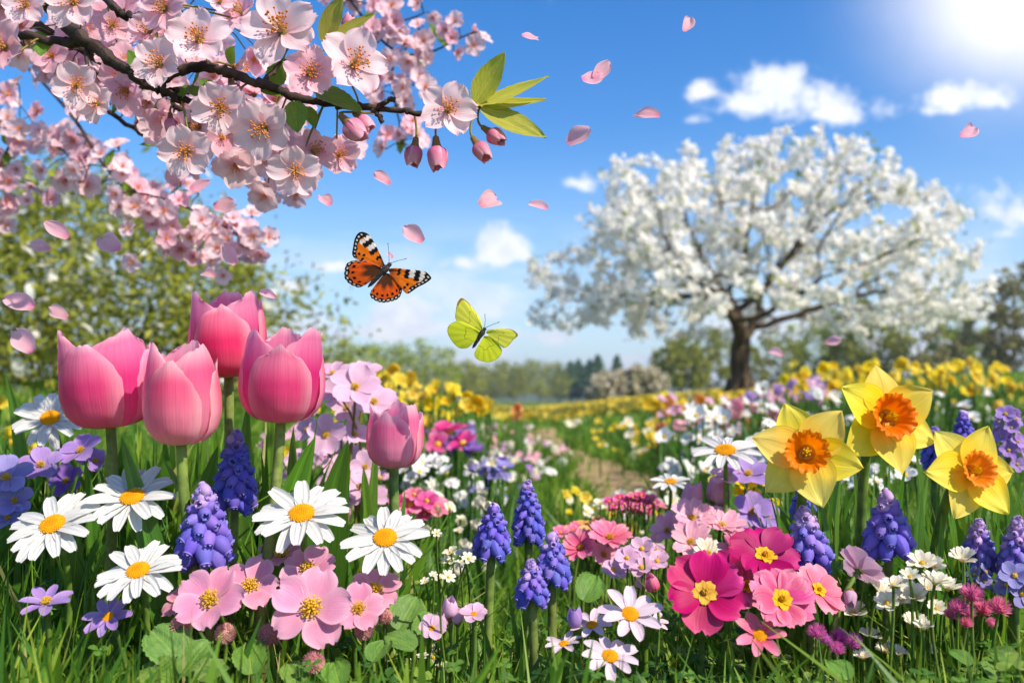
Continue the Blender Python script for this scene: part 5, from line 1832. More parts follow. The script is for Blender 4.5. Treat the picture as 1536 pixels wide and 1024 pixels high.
scatter('pink_flower', 'flower', 'pink flowers among the purple row', 'bright pink flower among the purple flowers right of the small tulip', (650, 640, 700, 670), 4, (2.1, 2.6), (0.035, 0.045), [bloom_mesh('five', M_HOT, M_STAMEN, 5, 1)])
scatter('white_flower', 'flower', 'white and pale flowers left of the path', 'pale white or pink tinted flower in the drift left of the path', (600, 632, 880, 720), 80, lambda x, y, r: min(6.5, max(1.7, 0.36 * F / max(y - 600, 20) * r.uniform(0.55, 0.85))), (0.014, 0.026), PWB,
        poly=lambda x, y: x < 875 - abs(y - 668) * 1.1)
scatter('pink_flower', 'flower', 'pink flowers left of the path', 'pink flower in the drift left of the path', (700, 640, 860, 690), 55, lambda x, y, r: min(6.5, max(2.2, 0.36 * F / max(y - 600, 20) * r.uniform(0.55, 0.85))), (0.013, 0.024), PKB,
        poly=lambda x, y: x < 862 - abs(y - 662) * 1.2)
scatter('white_flower', 'flower', 'white flowers behind the small tulip', 'white flower in the grass right of the small tulip stem', (600, 690, 760, 770), 40, (1.5, 2.1), (0.012, 0.022), WB + CRB)
scatter('pink_flower', 'flower', 'pink flowers behind the tulip stems', 'pink flower glimpsed low behind the big tulip stems', (400, 650, 600, 790), 40, (1.3, 1.9), (0.014, 0.022), PKB)
scatter('blue_flower', 'flower', 'blue flowers left of the path', 'blue flower in the open grass above the central grape hyacinths', (724, 700, 760, 716), 6, (1.6, 1.8), (0.014, 0.022), BB, hlim=(0.03, 0.4))
scatter('violet_flower', 'flower', 'violet flowers in the centre grass', 'small violet flower in the grass left of the path', (690, 690, 830, 740), 12, (1.6, 2.3), (0.010, 0.016), VB, hlim=(0.03, 0.4))
scatter('cream_flower', 'flower', 'cream flowers in the centre grass', 'cream flower in the bright grass left of the central grape hyacinths', (640, 745, 740, 860), 30, (1.05, 1.6), (0.007, 0.012), CRB)
scatter('pale_yellow_flower', 'flower', 'pale yellow flowers below the path', 'pale yellow flower in the grass just below the path', (830, 735, 1010, 800), 46, (1.4, 2.3), (0.009, 0.014), [bloom_mesh('five', M_CREAM, M_STAMEN, 6, 3), bloom_mesh('five', M_YELLOW, M_STAMEN, 5, 1)], hlim=(0.02, 0.3))
# right bank
scatter('yellow_flower', 'flower', 'yellow flowers on the right bank', 'yellow flower in the long band on the right bank', (1175, 545, 1560, 612), 120, (3.6, 6.5), (0.028, 0.044), YB, tilt=(5, 50),
        poly=lambda x, y: (x > 1270 or y < 600))
scatter('yellow_flower', 'flower', 'yellow flowers left of the big trunk', 'yellow flower in the band running left from the big tree trunk', (965, 595, 1110, 622), 50, (6.0, 9.5), (0.035, 0.055), YB, tilt=(5, 50), hlim=(0.05, 0.5), poly=lambda x, y: y < 640 - (x - 965) * 0.1)
scatter('lilac_pink_flower', 'flower', 'lilac pink flowers on the right bank', 'lilac pink flower in the drift right of the big tree trunk', (1125, 565, 1250, 605), 50, (3.6, 5.5), (0.022, 0.036), LB, poly=lambda x, y: y > 592 - (x - 1125) * 0.26 and y < 615 - (x - 1125) * .1)
scatter('coral_flower', 'flower', 'coral and orange flowers under the big tree', 'coral, pink or orange flower in the grass in front of the big trunk', (985, 595, 1190, 650), 50, (3.0, 5.5), (0.020, 0.034), CB)
scatter('white_flower', 'flower', 'white flowers on the right bank', 'white flower scattered over the right bank among green leaves', (1000, 580, 1545, 690), 90, (2.4, 4.8), (0.016, 0.027), WB)
scatter('white_flower', 'flower', 'white flower drift left of the tall daisy', 'white flower in the dense drift left of the tall daisy', (985, 615, 1090, 720), 40, (2.0, 3.2), (0.016, 0.028), WB, poly=lambda x, y: x > 1075 - (y - 600) * 1.0 - 30)
scatter('pink_flower', 'flower', 'small pink flowers right of the path', 'small pink flower at the right side of the path', (950, 620, 1060, 700), 16, (2.6, 4.0), (0.016, 0.026), PKB + CB)
scatter('pale_yellow_flower', 'flower', 'pale yellow flowers beyond the path', 'pale yellow flower in the slope beyond the path', (850, 630, 1010, 690), 60, (4.0, 7.5), (0.020, 0.035), [bloom_mesh('five', M_CREAM, M_STAMEN, 6, 3), bloom_mesh('five', M_YELLOW, M_STAMEN, 5, 1)], poly=lambda x, y: x > 880 or y < 645)
scatter('white_flower', 'flower', 'white flowers beside the left daffodil', 'white flower close to the left daffodil and the tall daisy', (1135, 640, 1180, 690), 7, (1.15, 1.5), (0.016, 0.024), WB)
scatter('white_flower', 'flower', 'white flowers between the daffodil stems', 'white flower glimpsed between the daffodil stems', (1225, 690, 1440, 740), 12, (1.1, 1.6), (0.012, 0.02), WB)


# far yellow field beyond the path: nobody could count it
def far_field():
    r = np.random.default_rng(77)
    n = 6000
    y = r.uniform(14, 30, n)
    x = y * r.uniform(-0.02, 0.30, n)
    keep = r.random(n) < (0.35 + 0.65 * (np.sin(y * 1.7 + x * 0.3) > -0.4))
    x, y = x[keep], y[keep]
    g = ground(x, y)
    C = np.stack([x, y, g + r.uniform(0.03, 0.13, len(x))], 1)
    mb = MB()
    mb.put(leaf_cloud(C, 0.055, 0.004, 1, 5, 'flower', 1.0))
    return mb.mesh('yellow_flower_field', M_FOL_Y, smooth=False)


M_FOL_Y = foliage_mat('far yellow bloom', '#d8b634', '#e8cc48', '#f0dc6c', 0.45)
structure('yellow_flower_field', far_field(), 'stuff')

# ------------------------------------------------------------------ cherry branches
def bark_tube(b, pts, r0, r1, seg=10, seed=0, knob=0.18):
    r = np.random.default_rng(seed)
    n = len(pts)
    rad = np.linspace(r0, r1, n) * (1 + knob * r.uniform(-1, 1, n))
    p = np.array(pts) + r.normal(0, r1 * 0.35, (n, 3))
    b.put(tube(p, rad, seg))
    return p


ST_C = stamen_fn(34, 0.56, 0.68, (0, 1), 5, 0.010, 0.040)


def cherry_stamens():
    return proto('cherry_stamens', ST_C, [M_FILA, M_ANTHER])


def eye_fn(b):
    b.put(lathe([(0, 0.05), (0.1, 0.06), (0.16, 0.03), (0.14, -0.02)], 9))


def pedicel_fn(b):
    b.put(lathe([(0.035, -0.42), (0.07, -0.36), (0.085, -0.12), (0.16, 0.0), (0, 0.02)], 9))
    for k in range(5):
        b.put(petal(0.34, 0.16, (0.15, 1, 0.8, 0.9), 0.2, -0.15, -0.2, nu=3, nv=4), Rz(k * 1.2566 + 0.6) @ Tr((0, 0.1, -0.02)))


NEAR_PTS = []


def nearest_branch(p):
    return min(NEAR_PTS, key=lambda q: (q - p).length_squared)


def blossom_part(root, pos, n, size, seed, m, full=True, stalk=True, roll=None):
    """one cherry blossom: stalk and calyx with petals, stamens as sub-parts"""
    o = root.location
    r = random.Random(seed)
    HM = Tr(pos - o) @ frame(n, seed * 1.1 if roll is None else roll)
    b = MB()
    b.put((lambda g: g)(PED), HM @ Sc(size))
    if stalk:
        q = nearest_branch(pos)
        start = pos - Vector(n).normalized() * size * 0.4
        b.put(tube(bez(q - o, q - o + (start - q) * 0.3 + Vector((0, 0, 0.006)), start - o - Vector(n).normalized() * size * 0.4, start - o, 6), 0.0009, 5))
    bl = obj('blossom', b.mesh('blossom', M_PEDI), root)
    for k in range(5):
        a = k * 1.2566 + r.uniform(-.08, .08)
        s = size * r.uniform(0.93, 1.06)
        M = HM @ Rz(a) @ Tr((0, 0.07 * size, (k % 2) * 0.015 * size)) @ Rx(r.uniform(-.16, .16)) @ Ry(r.uniform(-.15, .15)) @ Sc(s * 0.95, s * 0.95, s)
        obj('petal', petal_proto('cherry', m, (k + seed) % 6), bl, M)
    obj('stamens', cherry_stamens(), bl, HM @ Tr((0, 0, size * 0.02)) @ Sc(size))
    return bl


_b = MB()
pedicel_fn(_b)
_b.put(lathe([(0, 0.05), (0.1, 0.06), (0.16, 0.03), (0.14, -0.02)], 9))
PED = (np.concatenate(_b.V), np.concatenate([np.concatenate([f, f[:, :0]], 1) if f.shape[1] == 4 else f for f in _b.Fs]), np.concatenate(_b.UV))


def whole_blossom(m, seed):
    def fn(b):
        r = random.Random(seed)
        d = dict(SHAPES['cherry'])
        W = d.pop('W')
        d['nu'], d['nv'] = 6, 6
        for k in range(5):
            e = dict(d)
            e['e0'] += r.uniform(-.2, .3)
            b.put(petal(1.0, W, seed=seed + k, **e), Rz(k * 1.2566 + r.uniform(-.15, .15)) @ Tr((0, 0.06, 0)))
        for i in range(14):
            a = i * 2.4
            tl = 0.6 * math.sqrt(i / 14)
            tip = Vector((math.sin(tl) * math.cos(a), math.sin(tl) * math.sin(a), math.cos(tl))) * 0.42
            b.put(tube([(0, 0, 0), tip], [0.012, 0.010], 3), mi=1)
            b.put(lathe([(0, 0.04), (0.035, 0), (0, -0.04)], 4), Tr(tip), 2)
        b.put(lathe([(0, 0.07), (0.13, 0.07), (0.17, 0.0)], 7), mi=2)
        b.put(lathe([(0.03, -0.5), (0.08, -0.3), (0.16, 0.0)], 6), mi=3)
    return proto('whole_blossom_%s_%d' % (m.name, seed), fn, [m, M_FILA, M_ANTHER, M_SEPAL])


def cherry_leaf(root, base, tip, width, m, seed, face=0.0):
    o = root.location
    h = Vector(tip) - Vector(base)
    L = h.length
    b = MB()
    b.put(petal(1.0, width / L, (0.06, 1.0, 0.9, 0.8), 0.0, -0.12, 0.28, 0, -0.05, 0.02, 2.0, serr=0.09, fold=0.28, seed=seed, nu=10, nv=24))
    y = h.normalized()
    n0 = Vector((math.sin(face) * 0.8, -0.75, 0.6))
    z = (n0 - y * n0.dot(y)).normalized()
    x = y.cross(z)
    M = Matrix(((x.x, y.x, z.x, 0), (x.y, y.y, z.y, 0), (x.z, y.z, z.z, 0), (0, 0, 0, 1)))
    obj('leaf', b.mesh('leaf', m), root, Tr(Vector(base) - o) @ M @ Sc(L))


# main branch in focus
D0 = 0.76
paths = [
    ([(-560, -420, 1.25), (-260, -170, 1.0), (-60, -40, 0.84), (60, 0, 0.80), (110, 45, 0.775), (150, 77, 0.765), (190, 105, 0.76), (232, 132, 0.765), (270, 148, 0.77), (308, 155, 0.78)], 0.0100, 0.0034),
    ([(-60, 70, 0.80), (0, 57, 0.80), (50, 56, 0.79), (100, 64, 0.78), (118, 62, 0.775)], 0.0042, 0.0048),
    ([(232, 132, 0.765), (262, 108, 0.765), (300, 100, 0.76), (335, 106, 0.755), (372, 120, 0.755), (410, 132, 0.755), (450, 148, 0.76), (500, 156, 0.76), (545, 160, 0.755), (600, 166, 0.75), (640, 172, 0.75), (690, 168, 0.75), (722, 160, 0.748)], 0.0058, 0.0022),
    ([(120, -40, 0.80), (165, 5, 0.78), (190, 24, 0.775), (220, 22, 0.77), (250, 10, 0.77)], 0.0052, 0.0026),
    ([(255, 140, 0.768), (285, 135, 0.79), (315, 142, 0.80), (340, 160, 0.81)], 0.0044, 0.0026),
    ([(130, 62, 0.77), (131, 92, 0.765), (134, 118, 0.76)], 0.0030, 0.0014),
    ([(560, 164, 0.752), (578, 153, 0.745), (592, 147, 0.742)], 0.0024, 0.0026),
    ([(560, 164, 0.752), (570, 174, 0.748), (573, 183, 0.746)], 0.0022, 0.0024),
    ([(390, 128, 0.755), (410, 108, 0.76), (425, 88, 0.765)], 0.0028, 0.0018)]
root = thing('cherry_branch', 'sharp dark cherry branch at the top with large pink blossoms, buds and leaves', 'branch', P(150, 77, 0.765))
b = MB()
for i, (pp, r0, r1) in enumerate(paths):
    pts = spline([P(*q) for q in pp], 7)
    pts = bark_tube(b, pts, r0 * 0.84, r1 * 0.84, 10, i)
    NEAR_PTS += [Vector(q) for q in pts if proj(q)[0] > -60]
    if i in (0, 2):
        for q in pts[::5]:
            b.put(lathe([(0, 0.0042), (0.002, 0.003), (0.0028, 0.0)], 6), Tr(q) @ frame(Vector((random.uniform(-1, 1), random.uniform(-1, .3), random.uniform(-1, 1)))))
bo = b.mesh('bark', m_cbark)
oo = obj('bark', bo, root, Tr(-root.location))
for i, (px, py, rp, d, tl, yw, m) in enumerate([
        (424, 48, 62, 0.735, 8, -4, 0), (300, 62, 50, 0.74, 10, 6, 0), (466, 112, 45, 0.728, 4, 14, 1), (530, 98, 55, 0.735, 6, 28, 0), (672, 166, 44, 0.735, 4, 10, 0), (240, 98, 43, 0.735, 2, -6, 0), (332, 162, 46, 0.74, -18, 14, 0),
        (396, 192, 48, 0.735, -24, -6, 0), (280, 226, 42, 0.74, -18, 6, 0), (444, 256, 42, 0.745, -20, 10, 0), (112, 4, 44, 0.74, -4, 4, 0), (248, 14, 38, 0.745, -6, -10, 1), (226, 48, 36, 0.765, 6, -12, 1), (8, 72, 42, 0.75, 0, -10, 1),
        (115, 128, 38, 0.745, -12, 24, 0), (147, 156, 30, 0.755, -10, -8, 0), (470, 228, 36, 0.765, 10, 40, 1), (40, 8, 36, 0.77, -10, 10, 0), (190, 136, 32, 0.79, -30, 0, 1), (365, 22, 34, 0.79, 20, -30, 1), (415, 212, 34, 0.775, -30, 30, 1),
        (352, 100, 34, 0.78, -10, 110, 1), (300, 190, 30, 0.79, -20, -30, 1), (330, 5, 30, 0.79, 20, 20, 0), (168, 40, 30, 0.80, 0, 30, 1), (508, 232, 32, 0.80, -10, 20, 1)]):
    blossom_part(root, P(px, py, d), facing(tl, yw), rp / F * d, 600 + i, M_CHERRY2 if m else M_CHERRY)


def cherry_bud_fn(b):
    for k in range(5):
        V, Fq, UV = tulip_petal(k % 2, -0.45, k, 8, 12)
        b.put((V * np.array([0.44, 0.44, 0.95]), Fq, UV), Rz(k * 1.2566))
    b.put(lathe([(0.05, -0.55), (0.13, -0.48), (0.17, -0.2), (0.22, 0.0), (0.3, 0.12)], 10), mi=1)
    for k in range(5):
        b.put(petal(0.5, 0.22, (0.2, 1, 0.7, 0.9), 0.5, 1.1, 0.3, nu=3, nv=5), Rz(k * 1.2566) @ Tr((0, 0.22, 0.02)), 1)


for i, (px, py, L, d, dxp, dyp) in enumerate([(622, 221, 40, 0.745, -0.1, 1), (655, 222, 46, 0.735, 0.1, 1), (716, 217, 38, 0.735, 0.5, 0.8), (734, 198, 36, 0.74, 0.75, 0.6), (522, 185, 46, 0.735, 0.7, 0.75), (540, 178, 36, 0.745, 0.6, 0.6), (348, 128, 34, 0.765, 0.3, 0.9), (256, 180, 30, 0.78, 0.2, 1), (366, 150, 34, 0.775, 0.4, 1), (280, 195, 30, 0.79, -0.3, 1), (520, 45, 30, 0.78, 0.3, -1)]):
    pos = P(px, py, d)
    ax = Vector((dxp, -0.25, -dyp)).normalized()
    q = nearest_branch(pos)
    b = MB()
    size = L * 0.82 / F * d
    st = pos - ax * size * 0.5
    b.put(tube(bez(q - root.location, q - root.location + Vector((0, 0, -0.004)), st - root.location - ax * size * 0.5, st - root.location, 7), 0.0010, 6))
    bs = obj('pedicel', b.mesh('pedicel', M_PEDI), root)
    obj('bud', proto('cherry_bud', cherry_bud_fn, [M_BUD, M_SEPAL]), bs, Tr(pos - root.location) @ frame(ax, i) @ Sc(size))
for i, (bx, by, tx, ty, d, w_, m, fc) in enumerate([
        (712, 156, 757, 82, 0.745, 0.024, 0, 0.2), (716, 158, 820, 118, 0.742, 0.017, 0, -0.4), (716, 160, 816, 152, 0.75, 0.016, 0, 0.5), (722, 162, 815, 207, 0.742, 0.024, 0, -0.2), (484, 62, 514, -5, 0.76, 0.020, 0, 0.2), (486, 66, 565, 22, 0.755, 0.020, 0, 0.1),
        (470, 130, 540, 168, 0.748, 0.024, 1, 0.3), (442, 152, 446, 198, 0.74, 0.020, 1, 0.0), (410, 128, 425, 92, 0.77, 0.02, 1, 0.4), (206, 102, 192, 76, 0.75, 0.014, 1, 0.2), (290, 128, 300, 110, 0.77, 0.016, 1, 0), (66, 60, 62, 84, 0.79, 0.016, 1, 0),
        (285, 130, 305, 150, 0.77, 0.014, 1, .3), (280, 128, 272, 150, 0.775, 0.013, 1, -.3), (395, 132, 420, 145, 0.76, 0.016, 1, 0.2), (345, 96, 352, 70, 0.77, 0.016, 1, 0.2), (462, 160, 470, 190, 0.75, 0.012, 1, 0.4), (300, 120, 330, 140, 0.78, .012, 1, 0), (225, 20, 232, 48, .775, .014, 1, 0)]):
    cherry_leaf(root, P(bx, by, d), P(tx, ty, d - 0.008), w_, M_CLEAF if m == 0 else M_CLEAFD, 700 + i, fc)


def blurred_branch(label, segs, n, dr, rp, seed, spread, mats=(0, 0, 1), fill=None, leaf=6):
    """a branch further back, its blossoms in clusters round the wood"""
    r = random.Random(seed)
    pts_all = []
    mids = segs[0][0][len(segs[0][0]) // 2]
    root = thing('cherry_branch', label, 'branch', P(*mids))
    b = MB()
    for i, (pp, r0, r1) in enumerate(segs):
        pts = spline([P(*q) for q in pp], 6)
        pts = bark_tube(b, pts, r0, r1, 7, seed + i, 0.1)
        pts_all += [Vector(q) for q in pts if -80 < proj(q)[0] < 1000 and proj(q)[1] > -80]
    for k in range(n):
        if fill:
            while True:
                px, py = r.uniform(fill[0], fill[2]), r.uniform(fill[1], fill[3])
                if fill[4](px, py):
                    break
            pos = P(px, py, r.uniform(*dr))
        else:
            q = r.choice(pts_all)
            pos = q + Vector((r.gauss(0, 1), r.gauss(0, 1), r.gauss(-0.35, 1))) * spread
        q = min(pts_all, key=lambda v: (v - pos).length_squared)
        out = (pos - q).normalized() if (pos - q).length > 1e-5 else Vector((0, -1, 0))
        nn = (out * 0.7 + Vector((r.uniform(-.6, .6), -0.9, r.uniform(-.6, .5)))).normalized()
        size = r.uniform(*rp)
        me = whole_blossom((M_CHERRY, M_CHERRY, M_CHERRY2)[r.choice((0, 1, 2)) if mats == (0, 0, 1) else r.choice(mats)], r.randint(1, 3))
        obj('blossom', me, root, Tr(pos - root.location) @ frame(nn, r.uniform(0, 6)) @ Sc(size))
        st = pos - nn * size * 0.4
        b.put(tube([q, (q + st) / 2 + Vector((0, 0, 0.004)), st], 0.0008, 4))
    obj('bark', b.mesh('bark', m_cbark), root, Tr(-root.location))
    for k in range(leaf):
        q = r.choice(pts_all)
        cherry_leaf(root, q, q + Vector((r.uniform(-.03, .03), r.uniform(-.02, .01), r.uniform(-.03, .03))), 0.014, M_CLEAFD, seed + k)
    return root


# pink mass behind the sharp branch
blurred_branch('soft pink cherry branch crowded with blossom right behind the sharp one', [([(-420, -330, 1.2), (-80, -30, 0.97), (60, 40, 0.92), (180, 110, 0.90), (300, 180, 0.90), (380, 210, 0.92)], 0.006, 0.002), ([(180, 110, 0.90), (240, 60, 0.92), (330, 30, 0.94)], 0.003, 0.0016)],
               62, (0.84, 0.97), (0.015, 0.022), 801, 0.03, fill=(-20, -20, 460, 250, lambda x, y: y < 60 + x * 0.55 and y > x * 0.55 - 190 and y < 250), mats=(0, 2, 2))
blurred_branch('shadowed cherry branch full of blossom at the upper left corner', [([(-380, -200, 1.35), (-60, 0, 1.1), (40, 70, 1.06), (110, 130, 1.06), (180, 180, 1.08), (240, 215, 1.1)], 0.006, 0.002)],
               52, (1.0, 1.18), (0.016, 0.022), 802, 0.03, fill=(-30, -20, 300, 230, lambda x, y: y < 110 + x * 0.4), mats=(0, 0, 2))
# drooping blurred twigs at the left
blurred_branch('blurred cherry twig drooping from the left edge, lower one', [([(-420, -140, 1.6), (-150, 60, 1.6), (-20, 160, 1.55), (60, 200, 1.5), (110, 240, 1.48), (150, 275, 1.48)], 0.004, 0.0016), ([(30, 185, 1.52), (0, 250, 1.5), (-20, 300, 1.5)], 0.002, 0.001)],
               70, None, (0.015, 0.021), 803, 0.034)
blurred_branch('blurred cherry twig curving down in the middle left, the long thin one', [([(-300, -200, 1.5), (-100, -30, 1.5), (30, 90, 1.5), (105, 170, 1.42), (150, 240, 1.4), (190, 285, 1.4), (230, 320, 1.4), (262, 350, 1.4), (300, 362, 1.42)], 0.0034, 0.0012), ([(190, 285, 1.4), (250, 300, 1.38), (300, 320, 1.38), (345, 345, 1.38), (370, 362, 1.38)], 0.0018, 0.001)],
               92, None, (0.014, 0.020), 804, 0.026)
blurred_branch('blurred cherry twig under the sharp branch, hanging left of the buds', [([(300, 150, 1.0), (330, 195, 1.05), (375, 225, 1.08), (415, 245, 1.08), (450, 250, 1.08), (500, 240, 1.08)], 0.003, 0.0013)],
               34, None, (0.015, 0.021), 805, 0.026)
blurred_branch('blurred cherry twig at the top, right of the sharp blossoms', [([(60, -420, 1.6), (300, -230, 1.53), (480, -60, 1.5), (540, 20, 1.45), (590, 75, 1.42), (640, 80, 1.42), (680, 62, 1.42), (712, 48, 1.42)], 0.003, 0.0012), ([(560, 40, 1.44), (610, 30, 1.44), (635, 20, 1.44)], 0.0018, 0.001), ([(590, 75, 1.42), (590, 130, 1.42), (600, 190, 1.42), (605, 215, 1.42)], 0.0018, 0.001), ([(590, 130, 1.42), (650, 125, 1.42)], 0.0014, 0.001), ([(520, 0, 1.46), (560, 8, 1.46), (590, 25, 1.46)], 0.0014, 0.001)],
               84, None, (0.013, 0.019), 806, 0.020)


# ------------------------------------------------------------------ petals adrift
def drift_fn(seed):
    def fn(b):
        r = random.Random(seed)
        b.put(petal(1.0, r.uniform(0.52, 0.74), (0.10, 0.92, r.uniform(0.85, 1.3), 0.75), r.uniform(0.1, 0.9), r.uniform(-.2, .3), r.uniform(-.9, 1.1), r.uniform(0, .14), 0.04, r.uniform(0.03, 0.08), r.uniform(1, 2.4), twist=r.uniform(-.6, .6), seed=seed, nu=12, nv=12))
    return fn


def drift(label, px, py, rp, d, ang, tilt, m, var):
    size = rp * 2 / F * d
    o = obj('petal', proto('drift_%s_%d' % (m.name, var), drift_fn(var), [m]))
    n = facing(tilt, tilt * 0.7)
    c = P(px, py, d)
    M = Tr(c) @ frame(n, R(ang) - math.pi / 2) @ Tr((0, -size * 0.48, 0)) @ Sc(size)
    o.matrix_basis = M
    tag(o, label, 'petal', 'cherry petals drifting in the air')


for i, (px, py, rp, d, ang, tl, lab) in enumerate([
        (795, 57, 14, 0.74, 0, 40, 'small pale petal in the sky above the leaf sprig'), (1032, 38, 17, 0.74, 55, 20, 'slender pink petal highest in the sky'),
        (888, 118, 17, 0.74, 10, 20, 'lower petal of the touching pair in the open sky'), (902, 110, 20, 0.745, 45, 25, 'upper petal of the touching pair in the open sky'),
        (972, 168, 20, 0.74, 160, 25, 'rounded petal in the sky above the left edge of the white tree'), (867, 207, 21, 0.74, 35, 15, 'broad petal right of the lowest green leaf'),
        (737, 298, 23, 0.74, 35, 15, 'broad petal hanging in the open sky below the buds'), (808, 308, 15, 0.74, 155, 30, 'small petal right of the broad one below the buds'),
        (573, 266, 17, 0.74, 135, 20, 'petal just below the tallest blossom twig, left of the buds'), (620, 352, 19, 0.74, 140, 15, 'petal right above the orange butterfly'),
        (1453, 200, 20, 0.74, 25, 20, 'petal at the far right above the white tree'), (338, 308, 18, 1.0, 10, 10, 'double pink petal under the long blurred twig'),
        (87, 346, 20, 0.9, 145, 15, 'petal before the green shrub near the left edge'), (158, 361, 27, 0.82, 145, 10, 'largest drifting petal, before the green shrub'),
        (342, 385, 17, 0.85, 135, 15, 'petal above the tallest tulip, left side'), (312, 408, 13, 0.9, 145, 20, 'small petal above the tallest tulip'),
        (30, 452, 24, 0.85, 155, 15, 'petal at the left edge beside the green shrub'), (86, 468, 18, 0.9, 150, 15, 'petal above the leftmost tulip'),
        (36, 512, 23, 0.95, 130, 15, 'curled blurred petal above the hidden daisy'), (402, 441, 13, 0.85, 150, 20, 'small petal at the right of the tallest tulip'),
        (259, 268, 15, 0.95, 120, 20, 'petal left of the lowest hanging blossom'), (301, 281, 16, 1.05, 15, 20, 'pale blurred petal under the hanging blossom'),
        (487, 296, 17, 0.98, 120, 20, 'blurred petal at the right below the lowest blossom'), (1248, 513, 12, 1.5, 10, 20, 'blurred pale petal right of the big trunk, upper one'), (1165, 527, 11, 1.5, 140, 20, 'blurred pale petal right of the big trunk, lower one'), (585, 383, 7, 0.9, 100, 40, 'tiny petal by the antennae of the orange butterfly'), (160, 365, 12, 1.1, 170, 15, 'blurred petal half hidden behind the largest drifting one'), (60, 370, 15, 1.2, 165, 20, 'blurred lilac petal below the left twig')]):
    drift(lab, px, py, rp, d, ang, tl, M_DRIFT, i % 9)

# ------------------------------------------------------------------ butterflies
m_wing, t = mat('butterfly wing scales')
at = t.new('ShaderNodeAttribute', attribute_name='Col')
nz_ = t.new('ShaderNodeTexNoise', i_Scale=900.0, i_Detail=3.0)
tcw = t.new('ShaderNodeTexCoord')
t.link(tcw.outputs['Object'], nz_.inputs['Vector'])
cc_ = t.mix(0.22, at.outputs['Color'], nz_.outputs['Color'], 'OVERLAY')
finish(t, cc_, 0.75, 0.42, 0.15, nz_.outputs[0], 0.3, 0.0002, sheen=0.1)
m_fuzz = simple_mat('butterfly body', '#1c1a1a', '#4a4642', 700, 0.9, 0, 0.8, 0.0006, 0.2, var=False)
m_feel = simple_mat('antenna', '#2a2220', '#3a302c', 300, 0.6, 0, 0, var=False)


def wing(outline, root_, rpt, paint, scale, D, tiltax, ang, nu=140, nv=70):
    ol = np.array([rpt] + list(outline) + [rpt], float)
    op = spline(np.c_[ol[1:-1], np.zeros(len(ol) - 2)], 12)[:, :2]
    s = np.concatenate([[0], np.cumsum(np.linalg.norm(np.diff(op, axis=0), axis=1))])
    s /= s[-1]
    us = np.linspace(0, 1, nu + 1)
    ex = np.stack([np.interp(us, s, op[:, 0]), np.interp(us, s, op[:, 1])], 1)
    vv = np.linspace(0, 1, nv + 1)
    rp_ = np.array(rpt, float)
    V, Cc, UV = [], [], []
    for v_ in vv:
        for u_, e in zip(us, ex):
            p = rp_ + (e - rp_) * (v_ * 0.985 + 0.015)
            x, z = (p[0] - D[0]) * scale, -(p[1] - D[1]) * scale
            rr = math.hypot(p[0] - rp_[0], p[1] - rp_[1]) * scale
            V.append((x, -0.0012 * math.sin(v_ * 3) - rr * ang + 0.00010 * math.sin(u_ * 60) * v_, z))
            Cc.append((*paint(u_, v_, p), 1))
            UV.append((u_, v_))
    b = MB()
    b.add(V, gridf(nu, nv), UV)
    return b.mesh('wing', m_wing, True, Cc)


def L3(h):
    return np.array(lin(h)[:3])


ORG, BLK, WHT, BRN, DOR = L3('#f07812'), L3('#0e0b0a'), L3('#e6ded6'), L3('#4a2a14'), L3('#e0580e')


def spots(u, v, lst):
    return any(((u - a) / c) ** 2 + ((v - b_) / d) ** 2 < 1 for a, b_, c, d in lst)


def fore_painter(rt, tip, sgn):
    """markings placed along the wing: q from root to tip, s across it, positive towards the leading edge"""
    rt, ax_ = np.array(rt, float), np.array(tip, float) - np.array(rt, float)
    ln = np.linalg.norm(ax_)
    ax_ = ax_ / ln
    pr = np.array([-ax_[1], ax_[0]]) * sgn

    def paint(u, v, p):
        rel = np.array(p) - rt
        q, s = rel.dot(ax_) / ln, rel.dot(pr) / 290 * 290
        wq = q + 0.012 * math.sin(s * 0.25) + 0.008 * math.sin(s * 0.7)
        c = ORG.copy()
        if q < 0.3:
            k = max(0, q / 0.3)
            c = BRN * (1 - k) * 0.8 + ORG * k
            if s < -40:
                c = c * 0.8
        if abs((u * 26) % 1 - 0.5) > 0.465 and v > 0.3:
            c = c * 0.66
        if wq > 0.86 or (wq > 0.80 and s > -10):
            c = BLK
        if 0.745 < wq < 0.845 and s > -48 and abs(((s + 50) / 19) % 1 - 0.5) < 0.44:
            c = WHT
        if 0.62 < wq <= 0.745 and s > -42:
            c = BLK
        if 0.50 < wq <= 0.62 and s > -26:
            c = WHT * 0.96
        if 0.39 < wq <= 0.50 and s > -36:
            c = BLK
        if 0.22 < wq < 0.29 and s > -24:
            c = BLK
        for (a0, b0) in ((0.505, -74), (0.455, -97), (0.60, -95)):
            if ((q - a0) / 0.032) ** 2 + ((s - b0) / 11) ** 2 < 1:
                c = BLK
        if v + 0.015 * math.sin(u * 70) > 0.87 and q > 0.55 and s < 10:
            c = BLK
            if 0.90 < v < 0.955 and abs((u * 24) % 1 - 0.5) < 0.22:
                c = WHT * 0.9
        if v > 0.975:
            c = BLK
        return c
    return paint


